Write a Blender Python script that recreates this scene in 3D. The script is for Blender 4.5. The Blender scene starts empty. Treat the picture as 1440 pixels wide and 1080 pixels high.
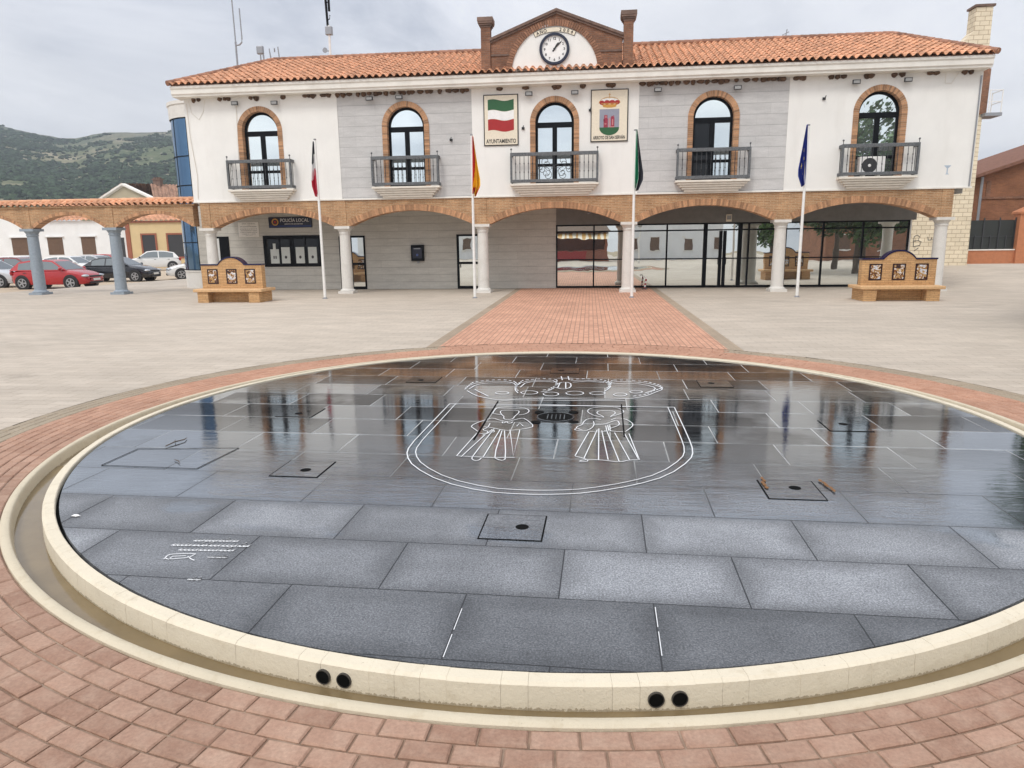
import bpy, bmesh, math, random
from mathutils import Vector, Matrix
random.seed(7)
PI = math.pi
S = bpy.context.scene
COL = S.collection

# ------------------------------------------------------------------ objects
def tag(o, label=None, cat=None, group=None, kind=None):
    if label: o['label'] = label
    if cat: o['category'] = cat
    if group: o['group'] = group
    if kind: o['kind'] = kind
    return o

def thing(name, label, cat, loc=(0, 0, 0), rz=0.0, group=None):
    o = bpy.data.objects.new(name, None)
    o.empty_display_size = 0.2
    COL.objects.link(o)
    o.location = loc
    o.rotation_euler = (0, 0, rz)
    return tag(o, label, cat, group)

def copy_tree(o, parent=None):
    c = o.copy()
    COL.objects.link(c)
    if parent is not None:
        c.parent = parent
    for ch in list(o.children):
        copy_tree(ch, c)
    return c

class MB:
    """collects faces, then links them as ONE mesh object"""
    def __init__(s):
        s.v = []; s.f = []; s.mi = []; s.r = []
    def add(s, vs, fs, mi=0, r=None):
        b = len(s.v)
        s.v += [tuple(p) for p in vs]
        if r is None: r = random.random()
        for q in fs:
            s.f.append([b + i for i in q]); s.mi.append(mi); s.r.append(r)
        return s
    def box(s, x0, x1, y0, y1, z0, z1, mi=0, r=None):
        vs = [(x0, y0, z0), (x1, y0, z0), (x1, y1, z0), (x0, y1, z0), (x0, y0, z1), (x1, y0, z1), (x1, y1, z1), (x0, y1, z1)]
        return s.add(vs, [(0, 3, 2, 1), (4, 5, 6, 7), (0, 1, 5, 4), (1, 2, 6, 5), (2, 3, 7, 6), (3, 0, 4, 7)], mi, r)
    def cbox(s, x0, x1, y0, y1, z0, z1, c=0.005, mi=0, r=None):
        """box with chamfered top edges"""
        vs = [(x0, y0, z0), (x1, y0, z0), (x1, y1, z0), (x0, y1, z0),
              (x0, y0, z1 - c), (x1, y0, z1 - c), (x1, y1, z1 - c), (x0, y1, z1 - c),
              (x0 + c, y0 + c, z1), (x1 - c, y0 + c, z1), (x1 - c, y1 - c, z1), (x0 + c, y1 - c, z1)]
        fs = [(8, 9, 10, 11)]
        for i in range(4):
            j = (i + 1) % 4
            fs += [(i, j, 4 + j, 4 + i), (4 + i, 4 + j, 8 + j, 8 + i)]
        return s.add(vs, fs, mi, r)
    def cyl(s, p0, p1, r0, r1=None, n=12, mi=0, r=None, caps=True):
        if r1 is None: r1 = r0
        p0 = Vector(p0); p1 = Vector(p1); d = (p1 - p0).normalized()
        a = d.orthogonal().normalized(); b = d.cross(a)
        vs = []
        for k in range(n):
            t = 2 * PI * k / n; e = a * math.cos(t) + b * math.sin(t)
            vs.append(p0 + e * r0)
        for k in range(n):
            t = 2 * PI * k / n; e = a * math.cos(t) + b * math.sin(t)
            vs.append(p1 + e * r1)
        fs = [(k, (k + 1) % n, n + (k + 1) % n, n + k) for k in range(n)]
        if caps: fs += [tuple(range(n))[::-1], tuple(range(n, 2 * n))]
        return s.add(vs, fs, mi, r)
    def tube(s, pts, rad, n=6, mi=0, r=None):
        pts = [Vector(p) for p in pts]
        if r is None: r = random.random()
        vs = []; fs = []
        for i, p in enumerate(pts):
            d = (pts[min(i + 1, len(pts) - 1)] - pts[max(i - 1, 0)]).normalized()
            up = Vector((0, 0, 1)) if abs(d.z) < 0.95 else Vector((1, 0, 0))
            a = d.cross(up).normalized(); b = d.cross(a)
            q = rad[i] if isinstance(rad, (list, tuple)) else rad
            for k in range(n):
                t = 2 * PI * k / n
                vs.append(p + (a * math.cos(t) + b * math.sin(t)) * q)
        for i in range(len(pts) - 1):
            for k in range(n):
                fs.append((i * n + k, i * n + (k + 1) % n, (i + 1) * n + (k + 1) % n, (i + 1) * n + k))
        fs += [tuple(range(n))[::-1], tuple(range((len(pts) - 1) * n, len(pts) * n))]
        return s.add(vs, fs, mi, r)
    def lathe(s, prof, c=(0, 0, 0), n=24, mi=0, r=None, a0=0.0, a1=2 * PI, caps=False):
        vs = []; fs = []; full = abs(a1 - a0 - 2 * PI) < 1e-6
        m = n if full else n + 1
        for (q, z) in prof:
            for k in range(m):
                t = a0 + (a1 - a0) * k / n
                vs.append((c[0] + q * math.cos(t), c[1] + q * math.sin(t), c[2] + z))
        for i in range(len(prof) - 1):
            for k in range(n):
                k2 = (k + 1) % m if full else k + 1
                fs.append((i * m + k, i * m + k2, (i + 1) * m + k2, (i + 1) * m + k))
        if full and caps:
            if prof[0][0] > 1e-5: fs.append(tuple(range(m))[::-1])
            if prof[-1][0] > 1e-5: fs.append(tuple(range((len(prof) - 1) * m, len(prof) * m)))
        return s.add(vs, fs, mi, r)
    def prism_y(s, poly, y0, y1, mi=0, r=None):
        """polygon in x,z (counter-clockwise seen from -y) extruded along y"""
        n = len(poly)
        vs = [(x, y0, z) for x, z in poly] + [(x, y1, z) for x, z in poly]
        fs = [tuple(range(n)), tuple(range(n, 2 * n))[::-1]]
        fs += [((i + 1) % n, i, n + i, n + (i + 1) % n) for i in range(n)]
        return s.add(vs, fs, mi, r)
    def prism_z(s, poly, z0, z1, mi=0, r=None):
        n = len(poly)
        vs = [(x, y, z0) for x, y in poly] + [(x, y, z1) for x, y in poly]
        fs = [tuple(range(n))[::-1], tuple(range(n, 2 * n))]
        fs += [(i, (i + 1) % n, n + (i + 1) % n, n + i) for i in range(n)]
        return s.add(vs, fs, mi, r)
    def ico(s, c, rx, ry, rz, jit=0.0, mi=0, r=None, sub=1):
        t = (1 + 5 ** 0.5) / 2
        P = [Vector(p).normalized() for p in [(-1, t, 0), (1, t, 0), (-1, -t, 0), (1, -t, 0), (0, -1, t), (0, 1, t), (0, -1, -t), (0, 1, -t), (t, 0, -1), (t, 0, 1), (-t, 0, -1), (-t, 0, 1)]]
        F = [(0, 11, 5), (0, 5, 1), (0, 1, 7), (0, 7, 10), (0, 10, 11), (1, 5, 9), (5, 11, 4), (11, 10, 2), (10, 7, 6), (7, 1, 8), (3, 9, 4), (3, 4, 2), (3, 2, 6), (3, 6, 8), (3, 8, 9), (4, 9, 5), (2, 4, 11), (6, 2, 10), (8, 6, 7), (9, 8, 1)]
        for _ in range(sub):
            cache = {}; G = []
            def mid(a, b):
                k = (min(a, b), max(a, b))
                if k not in cache:
                    cache[k] = len(P); P.append(((P[a] + P[b]) / 2).normalized())
                return cache[k]
            for a, b, d in F:
                x, y, z = mid(a, b), mid(b, d), mid(d, a)
                G += [(a, x, z), (b, y, x), (d, z, y), (x, y, z)]
            F = G
        vs = []
        for p in P:
            q = 1 + random.uniform(-jit, jit)
            vs.append((c[0] + p.x * rx * q, c[1] + p.y * ry * q, c[2] + p.z * rz * q))
        return s.add(vs, F, mi, r)
    def build(s, name, mats, parent=None, smooth=None, bevel=None, loc=None, rz=None):
        me = bpy.data.meshes.new(name)
        me.from_pydata(s.v, [], s.f)
        if not isinstance(mats, (list, tuple)): mats = [mats]
        for m in mats: me.materials.append(m)
        me.polygons.foreach_set('material_index', s.mi)
        at = me.attributes.new('rnd', 'FLOAT', 'FACE')
        at.data.foreach_set('value', s.r)
        bm = bmesh.new(); bm.from_mesh(me)
        if smooth is not None:
            bmesh.ops.remove_doubles(bm, verts=bm.verts, dist=1e-5)
        bmesh.ops.recalc_face_normals(bm, faces=bm.faces)
        if smooth is not None:
            for f in bm.faces: f.smooth = True
            for e in bm.edges:
                if len(e.link_faces) != 2 or e.calc_face_angle(0) > math.radians(smooth): e.smooth = False
        bm.to_mesh(me); bm.free()
        o = bpy.data.objects.new(name, me)
        COL.objects.link(o)
        if parent is not None: o.parent = parent
        if loc is not None: o.location = loc
        if rz is not None: o.rotation_euler = (0, 0, rz)
        if bevel:
            b = o.modifiers.new('bevel', 'BEVEL'); b.width = bevel; b.segments = 2
            b.limit_method = 'ANGLE'; b.angle_limit = math.radians(40)
        return o

def text_mesh(body, size, mat, name, parent, loc, rot, thick=0.003, shear=0.0, width=None, align='CENTER', offset=0.0):
    cu = bpy.data.curves.new(name, 'FONT')
    cu.body = body; cu.size = size; cu.extrude = thick; cu.align_x = align; cu.shear = shear; cu.offset = offset
    cu.resolution_u = 3
    ob = bpy.data.objects.new(name, cu); COL.objects.link(ob)
    bpy.context.view_layer.update()
    me = bpy.data.meshes.new_from_object(ob.evaluated_get(bpy.context.evaluated_depsgraph_get()))
    bpy.data.objects.remove(ob)
    o = bpy.data.objects.new(name, me); COL.objects.link(o)
    me.materials.clear(); me.materials.append(mat)
    o.location = loc; o.rotation_euler = rot
    if width is not None and len(me.vertices):
        xs = [v.co.x for v in me.vertices]; k = width / max(1e-6, max(xs) - min(xs))
        for v in me.vertices: v.co.x *= k
    if parent is not None: o.parent = parent
    return o

def join(objs, name, parent=None):
    """several meshes become one mesh object (world placement baked in)"""
    bm = bmesh.new(); mats = []
    for o in objs:
        m = o.data.copy()
        L = Matrix.LocRotScale(o.location, o.rotation_euler, o.scale)
        m.transform(L)
        idx = []
        for mt in o.data.materials:
            if mt not in mats: mats.append(mt)
            idx.append(mats.index(mt))
        for p in m.polygons: p.material_index = idx[p.material_index]
        bm.from_mesh(m); bpy.data.meshes.remove(m)
    me = bpy.data.meshes.new(name); bm.to_mesh(me); bm.free()
    for mt in mats: me.materials.append(mt)
    for o in objs: bpy.data.objects.remove(o)
    r = bpy.data.objects.new(name, me); COL.objects.link(r)
    if parent is not None: r.parent = parent
    return r

# ---------------------------------------------------------------- materials
def nodes(name):
    m = bpy.data.materials.new(name); m.use_nodes = True
    nt = m.node_tree; b = nt.nodes['Principled BSDF']
    return m, nt, b
def nd(nt, t, **k):
    n = nt.nodes.new(t)
    for a, v in k.items(): setattr(n, a, v)
    return n
def L(nt, a, b): nt.links.new(a, b)
def setin(nt, sock, v):
    if hasattr(v, 'is_output') and v.is_output: nt.links.new(v, sock)
    else: sock.default_value = v
def rgba(c): return (c[0], c[1], c[2], 1.0)
def math_(nt, op, a, b=0.0, c=0.0, clamp=False):
    n = nd(nt, 'ShaderNodeMath', operation=op, use_clamp=clamp)
    for i, v in enumerate((a, b, c)): setin(nt, n.inputs[i], v)
    return n.outputs[0]
def mixc(nt, f, a, b, mode='MIX'):
    n = nd(nt, 'ShaderNodeMix', data_type='RGBA', blend_type=mode)
    setin(nt, n.inputs['Factor'], f)
    for s, v in ((6, a), (7, b)):
        if isinstance(v, tuple): n.inputs[s].default_value = rgba(v)
        else: nt.links.new(v, n.inputs[s])
    return n.outputs[2]
def mixf(nt, f, a, b):
    n = nd(nt, 'ShaderNodeMix', data_type='FLOAT')
    setin(nt, n.inputs[0], f); setin(nt, n.inputs[2], a); setin(nt, n.inputs[3], b)
    return n.outputs[0]
def pos(nt):
    return nd(nt, 'ShaderNodeNewGeometry').outputs['Position']
def sep(nt, v):
    n = nd(nt, 'ShaderNodeSeparateXYZ'); L(nt, v, n.inputs[0]); return n.outputs
def comb(nt, x, y, z=0.0):
    n = nd(nt, 'ShaderNodeCombineXYZ')
    for i, v in enumerate((x, y, z)): setin(nt, n.inputs[i], v)
    return n.outputs[0]
def noise(nt, vec, scale, detail=3.0, rough=0.55, dist=0.0):
    n = nd(nt, 'ShaderNodeTexNoise')
    if vec is not None: L(nt, vec, n.inputs['Vector'])
    n.inputs['Scale'].default_value = scale; n.inputs['Detail'].default_value = detail
    n.inputs['Roughness'].default_value = rough; n.inputs['Distortion'].default_value = dist
    return n.outputs['Fac']
def ramp(nt, f, a, b, lo=0.0, hi=1.0):
    n = nd(nt, 'ShaderNodeMapRange')
    setin(nt, n.inputs[0], f)
    for i, v in enumerate((a, b, lo, hi)): n.inputs[i + 1].default_value = v
    return n.outputs[0]
def attr(nt, name='rnd'):
    return nd(nt, 'ShaderNodeAttribute', attribute_name=name).outputs['Fac']
def bump(nt, b, h, strength=0.3, dist=0.01):
    n = nd(nt, 'ShaderNodeBump'); n.inputs['Strength'].default_value = strength; n.inputs['Distance'].default_value = dist
    L(nt, h, n.inputs['Height']); L(nt, n.outputs[0], b.inputs['Normal']); return n
def scalev(nt, v, s):
    n = nd(nt, 'ShaderNodeVectorMath', operation='MULTIPLY'); L(nt, v, n.inputs[0]); n.inputs[1].default_value = s
    return n.outputs[0]

def mat(name, col, rough=0.7, var=0.12, scale=4.0, bmp=0.0, bscale=60.0, metal=0.0, rnd=0.0, spec=0.5, coat=0.0, stain=None, stain_scale=(1, 1, 1)):
    m, nt, b = nodes(name)
    p = pos(nt)
    n = noise(nt, p, scale, 5.0, 0.6)
    lo = tuple(c * (1 - var) for c in col); hi = tuple(min(1, c * (1 + var)) for c in col)
    c = mixc(nt, ramp(nt, n, 0.3, 0.7), lo, hi)
    if rnd:
        a = attr(nt); f = ramp(nt, a, 0, 1, 1 - rnd, 1 + rnd)
        c = mixc(nt, 1.0, c, comb(nt, f, f, f), 'MULTIPLY')
    if stain:
        sn = noise(nt, scalev(nt, p, stain_scale), 1.0, 5.0, 0.6)
        c = mixc(nt, ramp(nt, sn, 0.5, 0.75, 0.0, 0.6), c, stain)
    L(nt, c, b.inputs['Base Color'])
    b.inputs['Roughness'].default_value = rough; b.inputs['Metallic'].default_value = metal
    b.inputs['Specular IOR Level'].default_value = spec
    if coat: b.inputs['Coat Weight'].default_value = coat; b.inputs['Coat Roughness'].default_value = 0.05
    if bmp: bump(nt, b, noise(nt, p, bscale, 3.0), bmp, 0.01)
    return m

def brick(name, c1, c2, mortar, w, h, ms=0.008, ground=False, rot=False, rough=0.8, var=0.2, bmp=0.5, off=0.5, nscale=1.3, dark=0.25):
    """bricks laid in real metres: on walls u = x + y, v = z; on the ground u = x, v = y"""
    m, nt, b = nodes(name)
    p = pos(nt); s = sep(nt, p)
    if ground: u, v = (s[1], s[0]) if rot else (s[0], s[1])
    else: u, v = math_(nt, 'ADD', s[0], s[1]), s[2]
    t = nd(nt, 'ShaderNodeTexBrick', offset=off)
    L(nt, comb(nt, u, v), t.inputs['Vector'])
    t.inputs['Scale'].default_value = 1.0; t.inputs['Brick Width'].default_value = w; t.inputs['Row Height'].default_value = h
    t.inputs['Mortar Size'].default_value = ms; t.inputs['Mortar Smooth'].default_value = 0.2; t.inputs['Bias'].default_value = 0.0
    t.inputs['Color1'].default_value = rgba(c1); t.inputs['Color2'].default_value = rgba(c2); t.inputs['Mortar'].default_value = rgba(mortar)
    n1 = noise(nt, p, nscale, 5.0, 0.65); n2 = noise(nt, p, 25.0, 3.0, 0.6)
    f = math_(nt, 'ADD', ramp(nt, n1, 0.3, 0.7, 1 - dark, 1 + dark * 0.6), ramp(nt, n2, 0.3, 0.7, -var, var))
    c = mixc(nt, 1.0, t.outputs['Color'], comb(nt, f, f, f), 'MULTIPLY')
    L(nt, c, b.inputs['Base Color']); b.inputs['Roughness'].default_value = rough
    b.inputs['Specular IOR Level'].default_value = 0.3
    h_ = math_(nt, 'ADD', math_(nt, 'MULTIPLY', t.outputs['Fac'], -1.0), math_(nt, 'MULTIPLY', n2, 0.35))
    bump(nt, b, h_, bmp, 0.01)
    return m

def plain(name, col, rough=0.5, metal=0.0, spec=0.5, coat=0.0):
    return mat(name, col, rough, 0.06, 8.0, metal=metal, spec=spec, coat=coat)

def mirror_glass(name, tint, refl, rough=0.01, wav=0.0):
    """reflective solar glazing: a dark tinted sheet under a strong, slightly wavy mirror coat"""
    m, nt, b = nodes(name)
    b.inputs['Base Color'].default_value = rgba(tint); b.inputs['Metallic'].default_value = refl
    b.inputs['Roughness'].default_value = rough; b.inputs['Specular IOR Level'].default_value = 0.8
    if wav:
        bump(nt, b, noise(nt, pos(nt), 0.9, 2.0), wav, 0.05)
    return m

M = {}
M['plaster'] = mat('white plaster', (0.80, 0.785, 0.75), 0.85, 0.04, 0.9, 0.15, 40, stain=(0.71, 0.69, 0.65), stain_scale=(2.2, 2.2, 0.5))
M['cornice'] = mat('cornice plaster', (0.78, 0.75, 0.69), 0.8, 0.06, 2.0, 0.1, 40, stain=(0.6, 0.56, 0.5), stain_scale=(1.5, 1.5, 2))
def mat_clad(name, col, line, rh, z0=0.0):
    m, nt, b = nodes(name); p = pos(nt); s = sep(nt, p)
    t = nd(nt, 'ShaderNodeTexBrick', offset=0.37); L(nt, comb(nt, s[0], math_(nt, 'SUBTRACT', s[2], z0)), t.inputs['Vector'])
    t.inputs['Scale'].default_value = 1; t.inputs['Brick Width'].default_value = 1.25; t.inputs['Row Height'].default_value = rh; t.inputs['Mortar Size'].default_value = 0.005
    t.inputs['Color1'].default_value = rgba(col); t.inputs['Color2'].default_value = rgba(tuple(c * 0.93 for c in col)); t.inputs['Mortar'].default_value = rgba(tuple(c * 0.80 for c in col))
    fr = math_(nt, 'FRACT', math_(nt, 'DIVIDE', math_(nt, 'SUBTRACT', s[2], z0), rh)); ln = math_(nt, 'LESS_THAN', fr, 0.035)
    c = mixc(nt, math_(nt, 'MULTIPLY', ln, 0.75), t.outputs['Color'], line)
    n1 = noise(nt, scalev(nt, p, (1, 1, 5)), 1.6, 6, 0.65); n2 = noise(nt, p, 22, 3)
    f = math_(nt, 'ADD', ramp(nt, n1, 0.3, 0.7, 0.88, 1.08), ramp(nt, n2, 0.3, 0.7, -0.05, 0.05))
    L(nt, mixc(nt, 1.0, c, comb(nt, f, f, f), 'MULTIPLY'), b.inputs['Base Color']); b.inputs['Roughness'].default_value = 0.8; b.inputs['Specular IOR Level'].default_value = 0.3
    bump(nt, b, math_(nt, 'ADD', math_(nt, 'MULTIPLY', ln, -1.0), math_(nt, 'MULTIPLY', n2, 0.2)), 0.3, 0.01)
    return m
M['cladding'] = mat_clad('grey stone cladding', (0.56, 0.55, 0.54), (0.30, 0.30, 0.30), 0.368, 3.62)
M['cladlow'] = mat_clad('grey stone wall under the arcade', (0.56, 0.54, 0.49), (0.24, 0.23, 0.21), 0.30)
M['tan'] = brick('tan facing brick', (0.49, 0.275, 0.14), (0.36, 0.19, 0.09), (0.50, 0.37, 0.235), 0.245, 0.058, 0.009, var=0.16, bmp=0.6, nscale=2.0, dark=0.22)
M['tanv'] = mat('tan brick voussoirs', (0.43, 0.235, 0.125), 0.85, 0.18, 20, 0.3, 60, rnd=0.34)
M['oldbrick'] = brick('brown brick of the gable', (0.29, 0.135, 0.075), (0.19, 0.085, 0.05), (0.22, 0.14, 0.10), 0.245, 0.062, 0.010, var=0.18, bmp=0.6, nscale=1.5, dark=0.35)
M['oldv'] = mat('brown brick arch', (0.27, 0.135, 0.08), 0.85, 0.2, 15, 0.3, 60, rnd=0.28)
M['coping'] = mat('dark brick coping', (0.17, 0.11, 0.085), 0.85, 0.25, 6, 0.3, 50, rnd=0.15)
M['mortar'] = mat('mortar', (0.45, 0.36, 0.27), 0.9, 0.1, 30)
M['tile'] = mat('terracotta roof tile', (0.63, 0.325, 0.185), 0.75, 0.22, 5, 0.25, 40, rnd=0.19, stain=(0.45, 0.24, 0.145), stain_scale=(1.3, 1.3, 1.3))
M['granitecol'] = mat('light grey granite', (0.68, 0.655, 0.61), 0.7, 0.10, 45, 0.1, 80, stain=(0.52, 0.49, 0.44), stain_scale=(3, 3, 3))
M['bluegrey'] = mat('blue grey painted stone', (0.27, 0.315, 0.36), 0.6, 0.10, 12, 0.1, 60)
M['black'] = plain('black aluminium', (0.007, 0.008, 0.010), 0.5, spec=0.10)
M['glassup'] = mirror_glass('window glass', (0.83, 0.90, 0.90), 0.93, 0.008, 0.02)
M['glassdark'] = plain('dark interior glass', (0.010, 0.012, 0.014), 0.06, spec=0.35)
M['glassfront'] = mirror_glass('shop front glass', (0.80, 0.84, 0.82), 0.95, 0.004, 0.045)
M['glassblue'] = mirror_glass('blue solar glass', (0.10, 0.19, 0.31), 0.75, 0.04, 0.05)
M['curtain'] = mat('white blind', (0.72, 0.74, 0.72), 0.8, 0.05, 10)
M['rail'] = mat('weathered grey railing', (0.115, 0.122, 0.128), 0.75, 0.4, 22, 0.2, 60)
M['iron'] = plain('dark iron', (0.035, 0.037, 0.04), 0.55)
M['cream'] = mat('cream painted concrete', (0.72, 0.625, 0.465), 0.75, 0.10, 6, 0.35, 35, stain=(0.53, 0.44, 0.30), stain_scale=(4, 4, 6))
def mat_kerb(name, base, dirt, zl):
    m, nt, b = nodes(name); p = pos(nt); s = sep(nt, p)
    n1 = noise(nt, p, 2.2, 6, 0.7); n2 = noise(nt, p, 11, 5, 0.7); n3 = noise(nt, p, 60, 4, 0.7)
    c = mixc(nt, ramp(nt, n1, 0.35, 0.7), tuple(x * 0.90 for x in base), base)
    c = mixc(nt, ramp(nt, n2, 0.55, 0.75, 0, 0.55), c, dirt)
    # silt left by the water at its edge, climbing raggedly up the concrete
    lim = math_(nt, 'ADD', zl, ramp(nt, n3, 0.3, 0.75, -0.012, 0.012)); silt = math_(nt, 'LESS_THAN', s[2], lim)
    c = mixc(nt, math_(nt, 'MULTIPLY', silt, 0.6), c, (0.20, 0.145, 0.075))
    c = mixc(nt, ramp(nt, n3, 0.66, 0.74, 0, 0.7), c, (0.22, 0.17, 0.11))
    L(nt, c, b.inputs['Base Color']); b.inputs['Roughness'].default_value = 0.85; b.inputs['Specular IOR Level'].default_value = 0.25
    bump(nt, b, math_(nt, 'ADD', n3, math_(nt, 'MULTIPLY', n2, 1.5)), 0.5, 0.006)
    return m
M['cream'] = mat_kerb('cream painted concrete', (0.70, 0.625, 0.49), (0.50, 0.42, 0.30), -0.062)
M['gutter'] = mat_kerb('stained cream gutter', (0.60, 0.525, 0.395), (0.42, 0.34, 0.22), -0.072)
M['corbel'] = mat('cream corbel', (0.72, 0.67, 0.59), 0.8, 0.08, 5, 0.2, 40)
M['ceil'] = mat('grey arcade ceiling', (0.33, 0.325, 0.31), 0.85, 0.08, 2)
M['lintel'] = mat('dark grey lintel', (0.19, 0.185, 0.175), 0.8, 0.1, 5, 0.1, 50)
M['signcream'] = mat('cream glazed tile', (0.76, 0.68, 0.54), 0.4, 0.06, 14)
M['green'] = plain('green glaze', (0.018, 0.10, 0.032), 0.4)
M['red'] = plain('red glaze', (0.36, 0.012, 0.012), 0.4)
M['wine'] = plain('wine red glaze', (0.30, 0.02, 0.05), 0.4)
M['pink'] = plain('pink glaze', (0.55, 0.22, 0.22), 0.4)
M['white'] = plain('white glaze', (0.82, 0.81, 0.79), 0.4)
M['greyglaze'] = plain('blue grey glaze', (0.27, 0.28, 0.34), 0.4)
M['gold'] = plain('ochre glaze', (0.55, 0.28, 0.05), 0.4)
M['ink'] = plain('black lettering', (0.015, 0.013, 0.012), 0.5)
M['navy'] = plain('navy glazed trim', (0.008, 0.010, 0.055), 0.18)
M['clockrim'] = plain('dark blue clock rim', (0.010, 0.014, 0.035), 0.35)
M['polewhite'] = plain('white pole paint', (0.78, 0.77, 0.74), 0.35)
M['nest'] = mat('dried mud', (0.11, 0.065, 0.04), 0.95, 0.35, 30, 0.5, 60, rnd=0.3)
M['lamp'] = plain('grey lamp housing', (0.035, 0.035, 0.038), 0.5)
M['lens'] = plain('lamp lens', (0.33, 0.33, 0.32), 0.15)
M['galv'] = plain('galvanised steel', (0.30, 0.31, 0.33), 0.45, 0.4)
M['wire'] = plain('black cable', (0.02, 0.02, 0.02), 0.6)
M['benchbrick'] = brick('yellow bench brick', (0.62, 0.385, 0.19), (0.52, 0.305, 0.14), (0.36, 0.21, 0.10), 0.24, 0.055, 0.006, var=0.12, bmp=0.5, nscale=3, dark=0.12)
M['benchtop'] = mat('yellow brick seat edge', (0.62, 0.39, 0.20), 0.75, 0.15, 14, 0.3, 50)
M['benchtrim'] = plain('dark brown tile frame', (0.028, 0.012, 0.014), 0.25)
M['blocks'] = brick('cream concrete block', (0.78, 0.685, 0.52), (0.70, 0.61, 0.455), (0.40, 0.30, 0.19), 0.42, 0.205, 0.012, var=0.08, bmp=0.5, nscale=0.8, dark=0.12)
M['rooftile'] = mat('dark red roof tile', (0.20, 0.10, 0.07), 0.9, 0.2, 4, 0.3, 20, spec=0.2)
M['redbrick'] = brick('orange red brick', (0.30, 0.125, 0.06), (0.23, 0.09, 0.045), (0.25, 0.14, 0.085), 0.25, 0.065, 0.008, var=0.15, bmp=0.5, nscale=1.0, dark=0.3)
M['orange'] = mat('smooth orange brick pier', (0.46, 0.18, 0.085), 0.8, 0.12, 6, 0.2, 40)
M['mesh'] = plain('dark green fence panel', (0.022, 0.026, 0.024), 0.6)
M['whitewall'] = mat('whitewashed wall', (0.80, 0.80, 0.79), 0.85, 0.05, 0.8, stain=(0.68, 0.67, 0.65), stain_scale=(1, 1, 0.5))
M['yellowwall'] = mat('pale yellow wall', (0.64, 0.49, 0.27), 0.85, 0.06, 0.8)
M['ochrewall'] = mat('ochre gable wall', (0.45, 0.39, 0.27), 0.85, 0.08, 0.8)
M['brownsh'] = mat('brown roller shutter', (0.13, 0.075, 0.045), 0.7, 0.15, 5)
M['terracotta'] = mat('terracotta trim', (0.30, 0.10, 0.055), 0.7, 0.1, 5)
M['bark'] = mat('bark', (0.10, 0.075, 0.055), 0.9, 0.3, 20, 0.5, 30)
M['leaf'] = mat('green leaves', (0.05, 0.105, 0.024), 0.6, 0.3, 1.5, rnd=0.55)
M['hatch'] = mat('dark stone lid', (0.05, 0.053, 0.058), 0.10, 0.2, 30, 0.02, 60)
M['void'] = plain('black gap', (0.004, 0.004, 0.004), 0.9, spec=0.1)
M['inlay'] = plain('white engraved line', (0.72, 0.73, 0.74), 0.6)
M['plastic'] = plain('dark grey pvc pipe', (0.05, 0.045, 0.04), 0.5)
M['mud'] = mat('muddy water film', (0.19, 0.14, 0.075), 0.10, 0.15, 3, 0.05, 30)
M['tyre'] = plain('tyre rubber', (0.012, 0.012, 0.012), 0.8)
M['rim'] = plain('alloy', (0.42, 0.43, 0.45), 0.3, 0.7)
M['carglass'] = mirror_glass('car glass', (0.16, 0.18, 0.19), 0.45, 0.03)
M['trim'] = plain('black car trim', (0.015, 0.015, 0.017), 0.5)
M['headlight'] = plain('headlamp glass', (0.45, 0.47, 0.5), 0.08, 0.5)
M['plate'] = plain('number plate', (0.72, 0.72, 0.68), 0.4)
M['paper'] = mat('posters', (0.60, 0.63, 0.60), 0.6, 0.05, 5)
M['brownleaf'] = plain('dry brown leaf', (0.20, 0.095, 0.035), 0.8)
SKYUP, SKYGLOW, SKYK, SUNE, EXPO = 0.9, 0.6, 1.02, 1.40, -0.03
# ------------------------------------------------ special ground materials
FX, FY = -0.365, 7.27            # centre of the round fountain
GX, GY0 = -0.39, 7.33           # centre of the gutter and the paver ring round it
def mat_plaza():
    m, nt, b = nodes('beige paving'); p = pos(nt); s = sep(nt, p)
    t = nd(nt, 'ShaderNodeTexBrick', offset=0.5); L(nt, comb(nt, s[0], s[1]), t.inputs['Vector'])
    t.inputs['Scale'].default_value = 1; t.inputs['Brick Width'].default_value = 0.42; t.inputs['Row Height'].default_value = 0.21
    t.inputs['Mortar Size'].default_value = 0.006; t.inputs['Mortar Smooth'].default_value = 0.5
    t.inputs['Color1'].default_value = (0.53, 0.46, 0.382, 1); t.inputs['Color2'].default_value = (0.48, 0.413, 0.34, 1); t.inputs['Mortar'].default_value = (0.34, 0.285, 0.225, 1)
    n1 = noise(nt, scalev(nt, p, (0.5, 1.6, 1)), 1.2, 6, 0.65); n2 = noise(nt, p, 0.16, 4, 0.6); n3 = noise(nt, p, 30, 3)
    f = math_(nt, 'ADD', math_(nt, 'ADD', ramp(nt, n1, 0.3, 0.7, -0.11, 0.09), ramp(nt, n2, 0.3, 0.7, 0.87, 1.08)), math_(nt, 'ADD', ramp(nt, n3, 0.3, 0.7, -0.05, 0.05), ramp(nt, noise(nt, scalev(nt, p, (0.5, 0.9, 1)), 1.0, 6, 0.7), 0.60, 0.70, 0.0, -0.13)))
    L(nt, mixc(nt, 1.0, t.outputs['Color'], comb(nt, f, f, f), 'MULTIPLY'), b.inputs['Base Color'])
    b.inputs['Roughness'].default_value = 0.8; b.inputs['Specular IOR Level'].default_value = 0.25
    bump(nt, b, math_(nt, 'ADD', math_(nt, 'MULTIPLY', t.outputs['Fac'], -0.6), n1), 0.25, 0.02)
    return m

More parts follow.
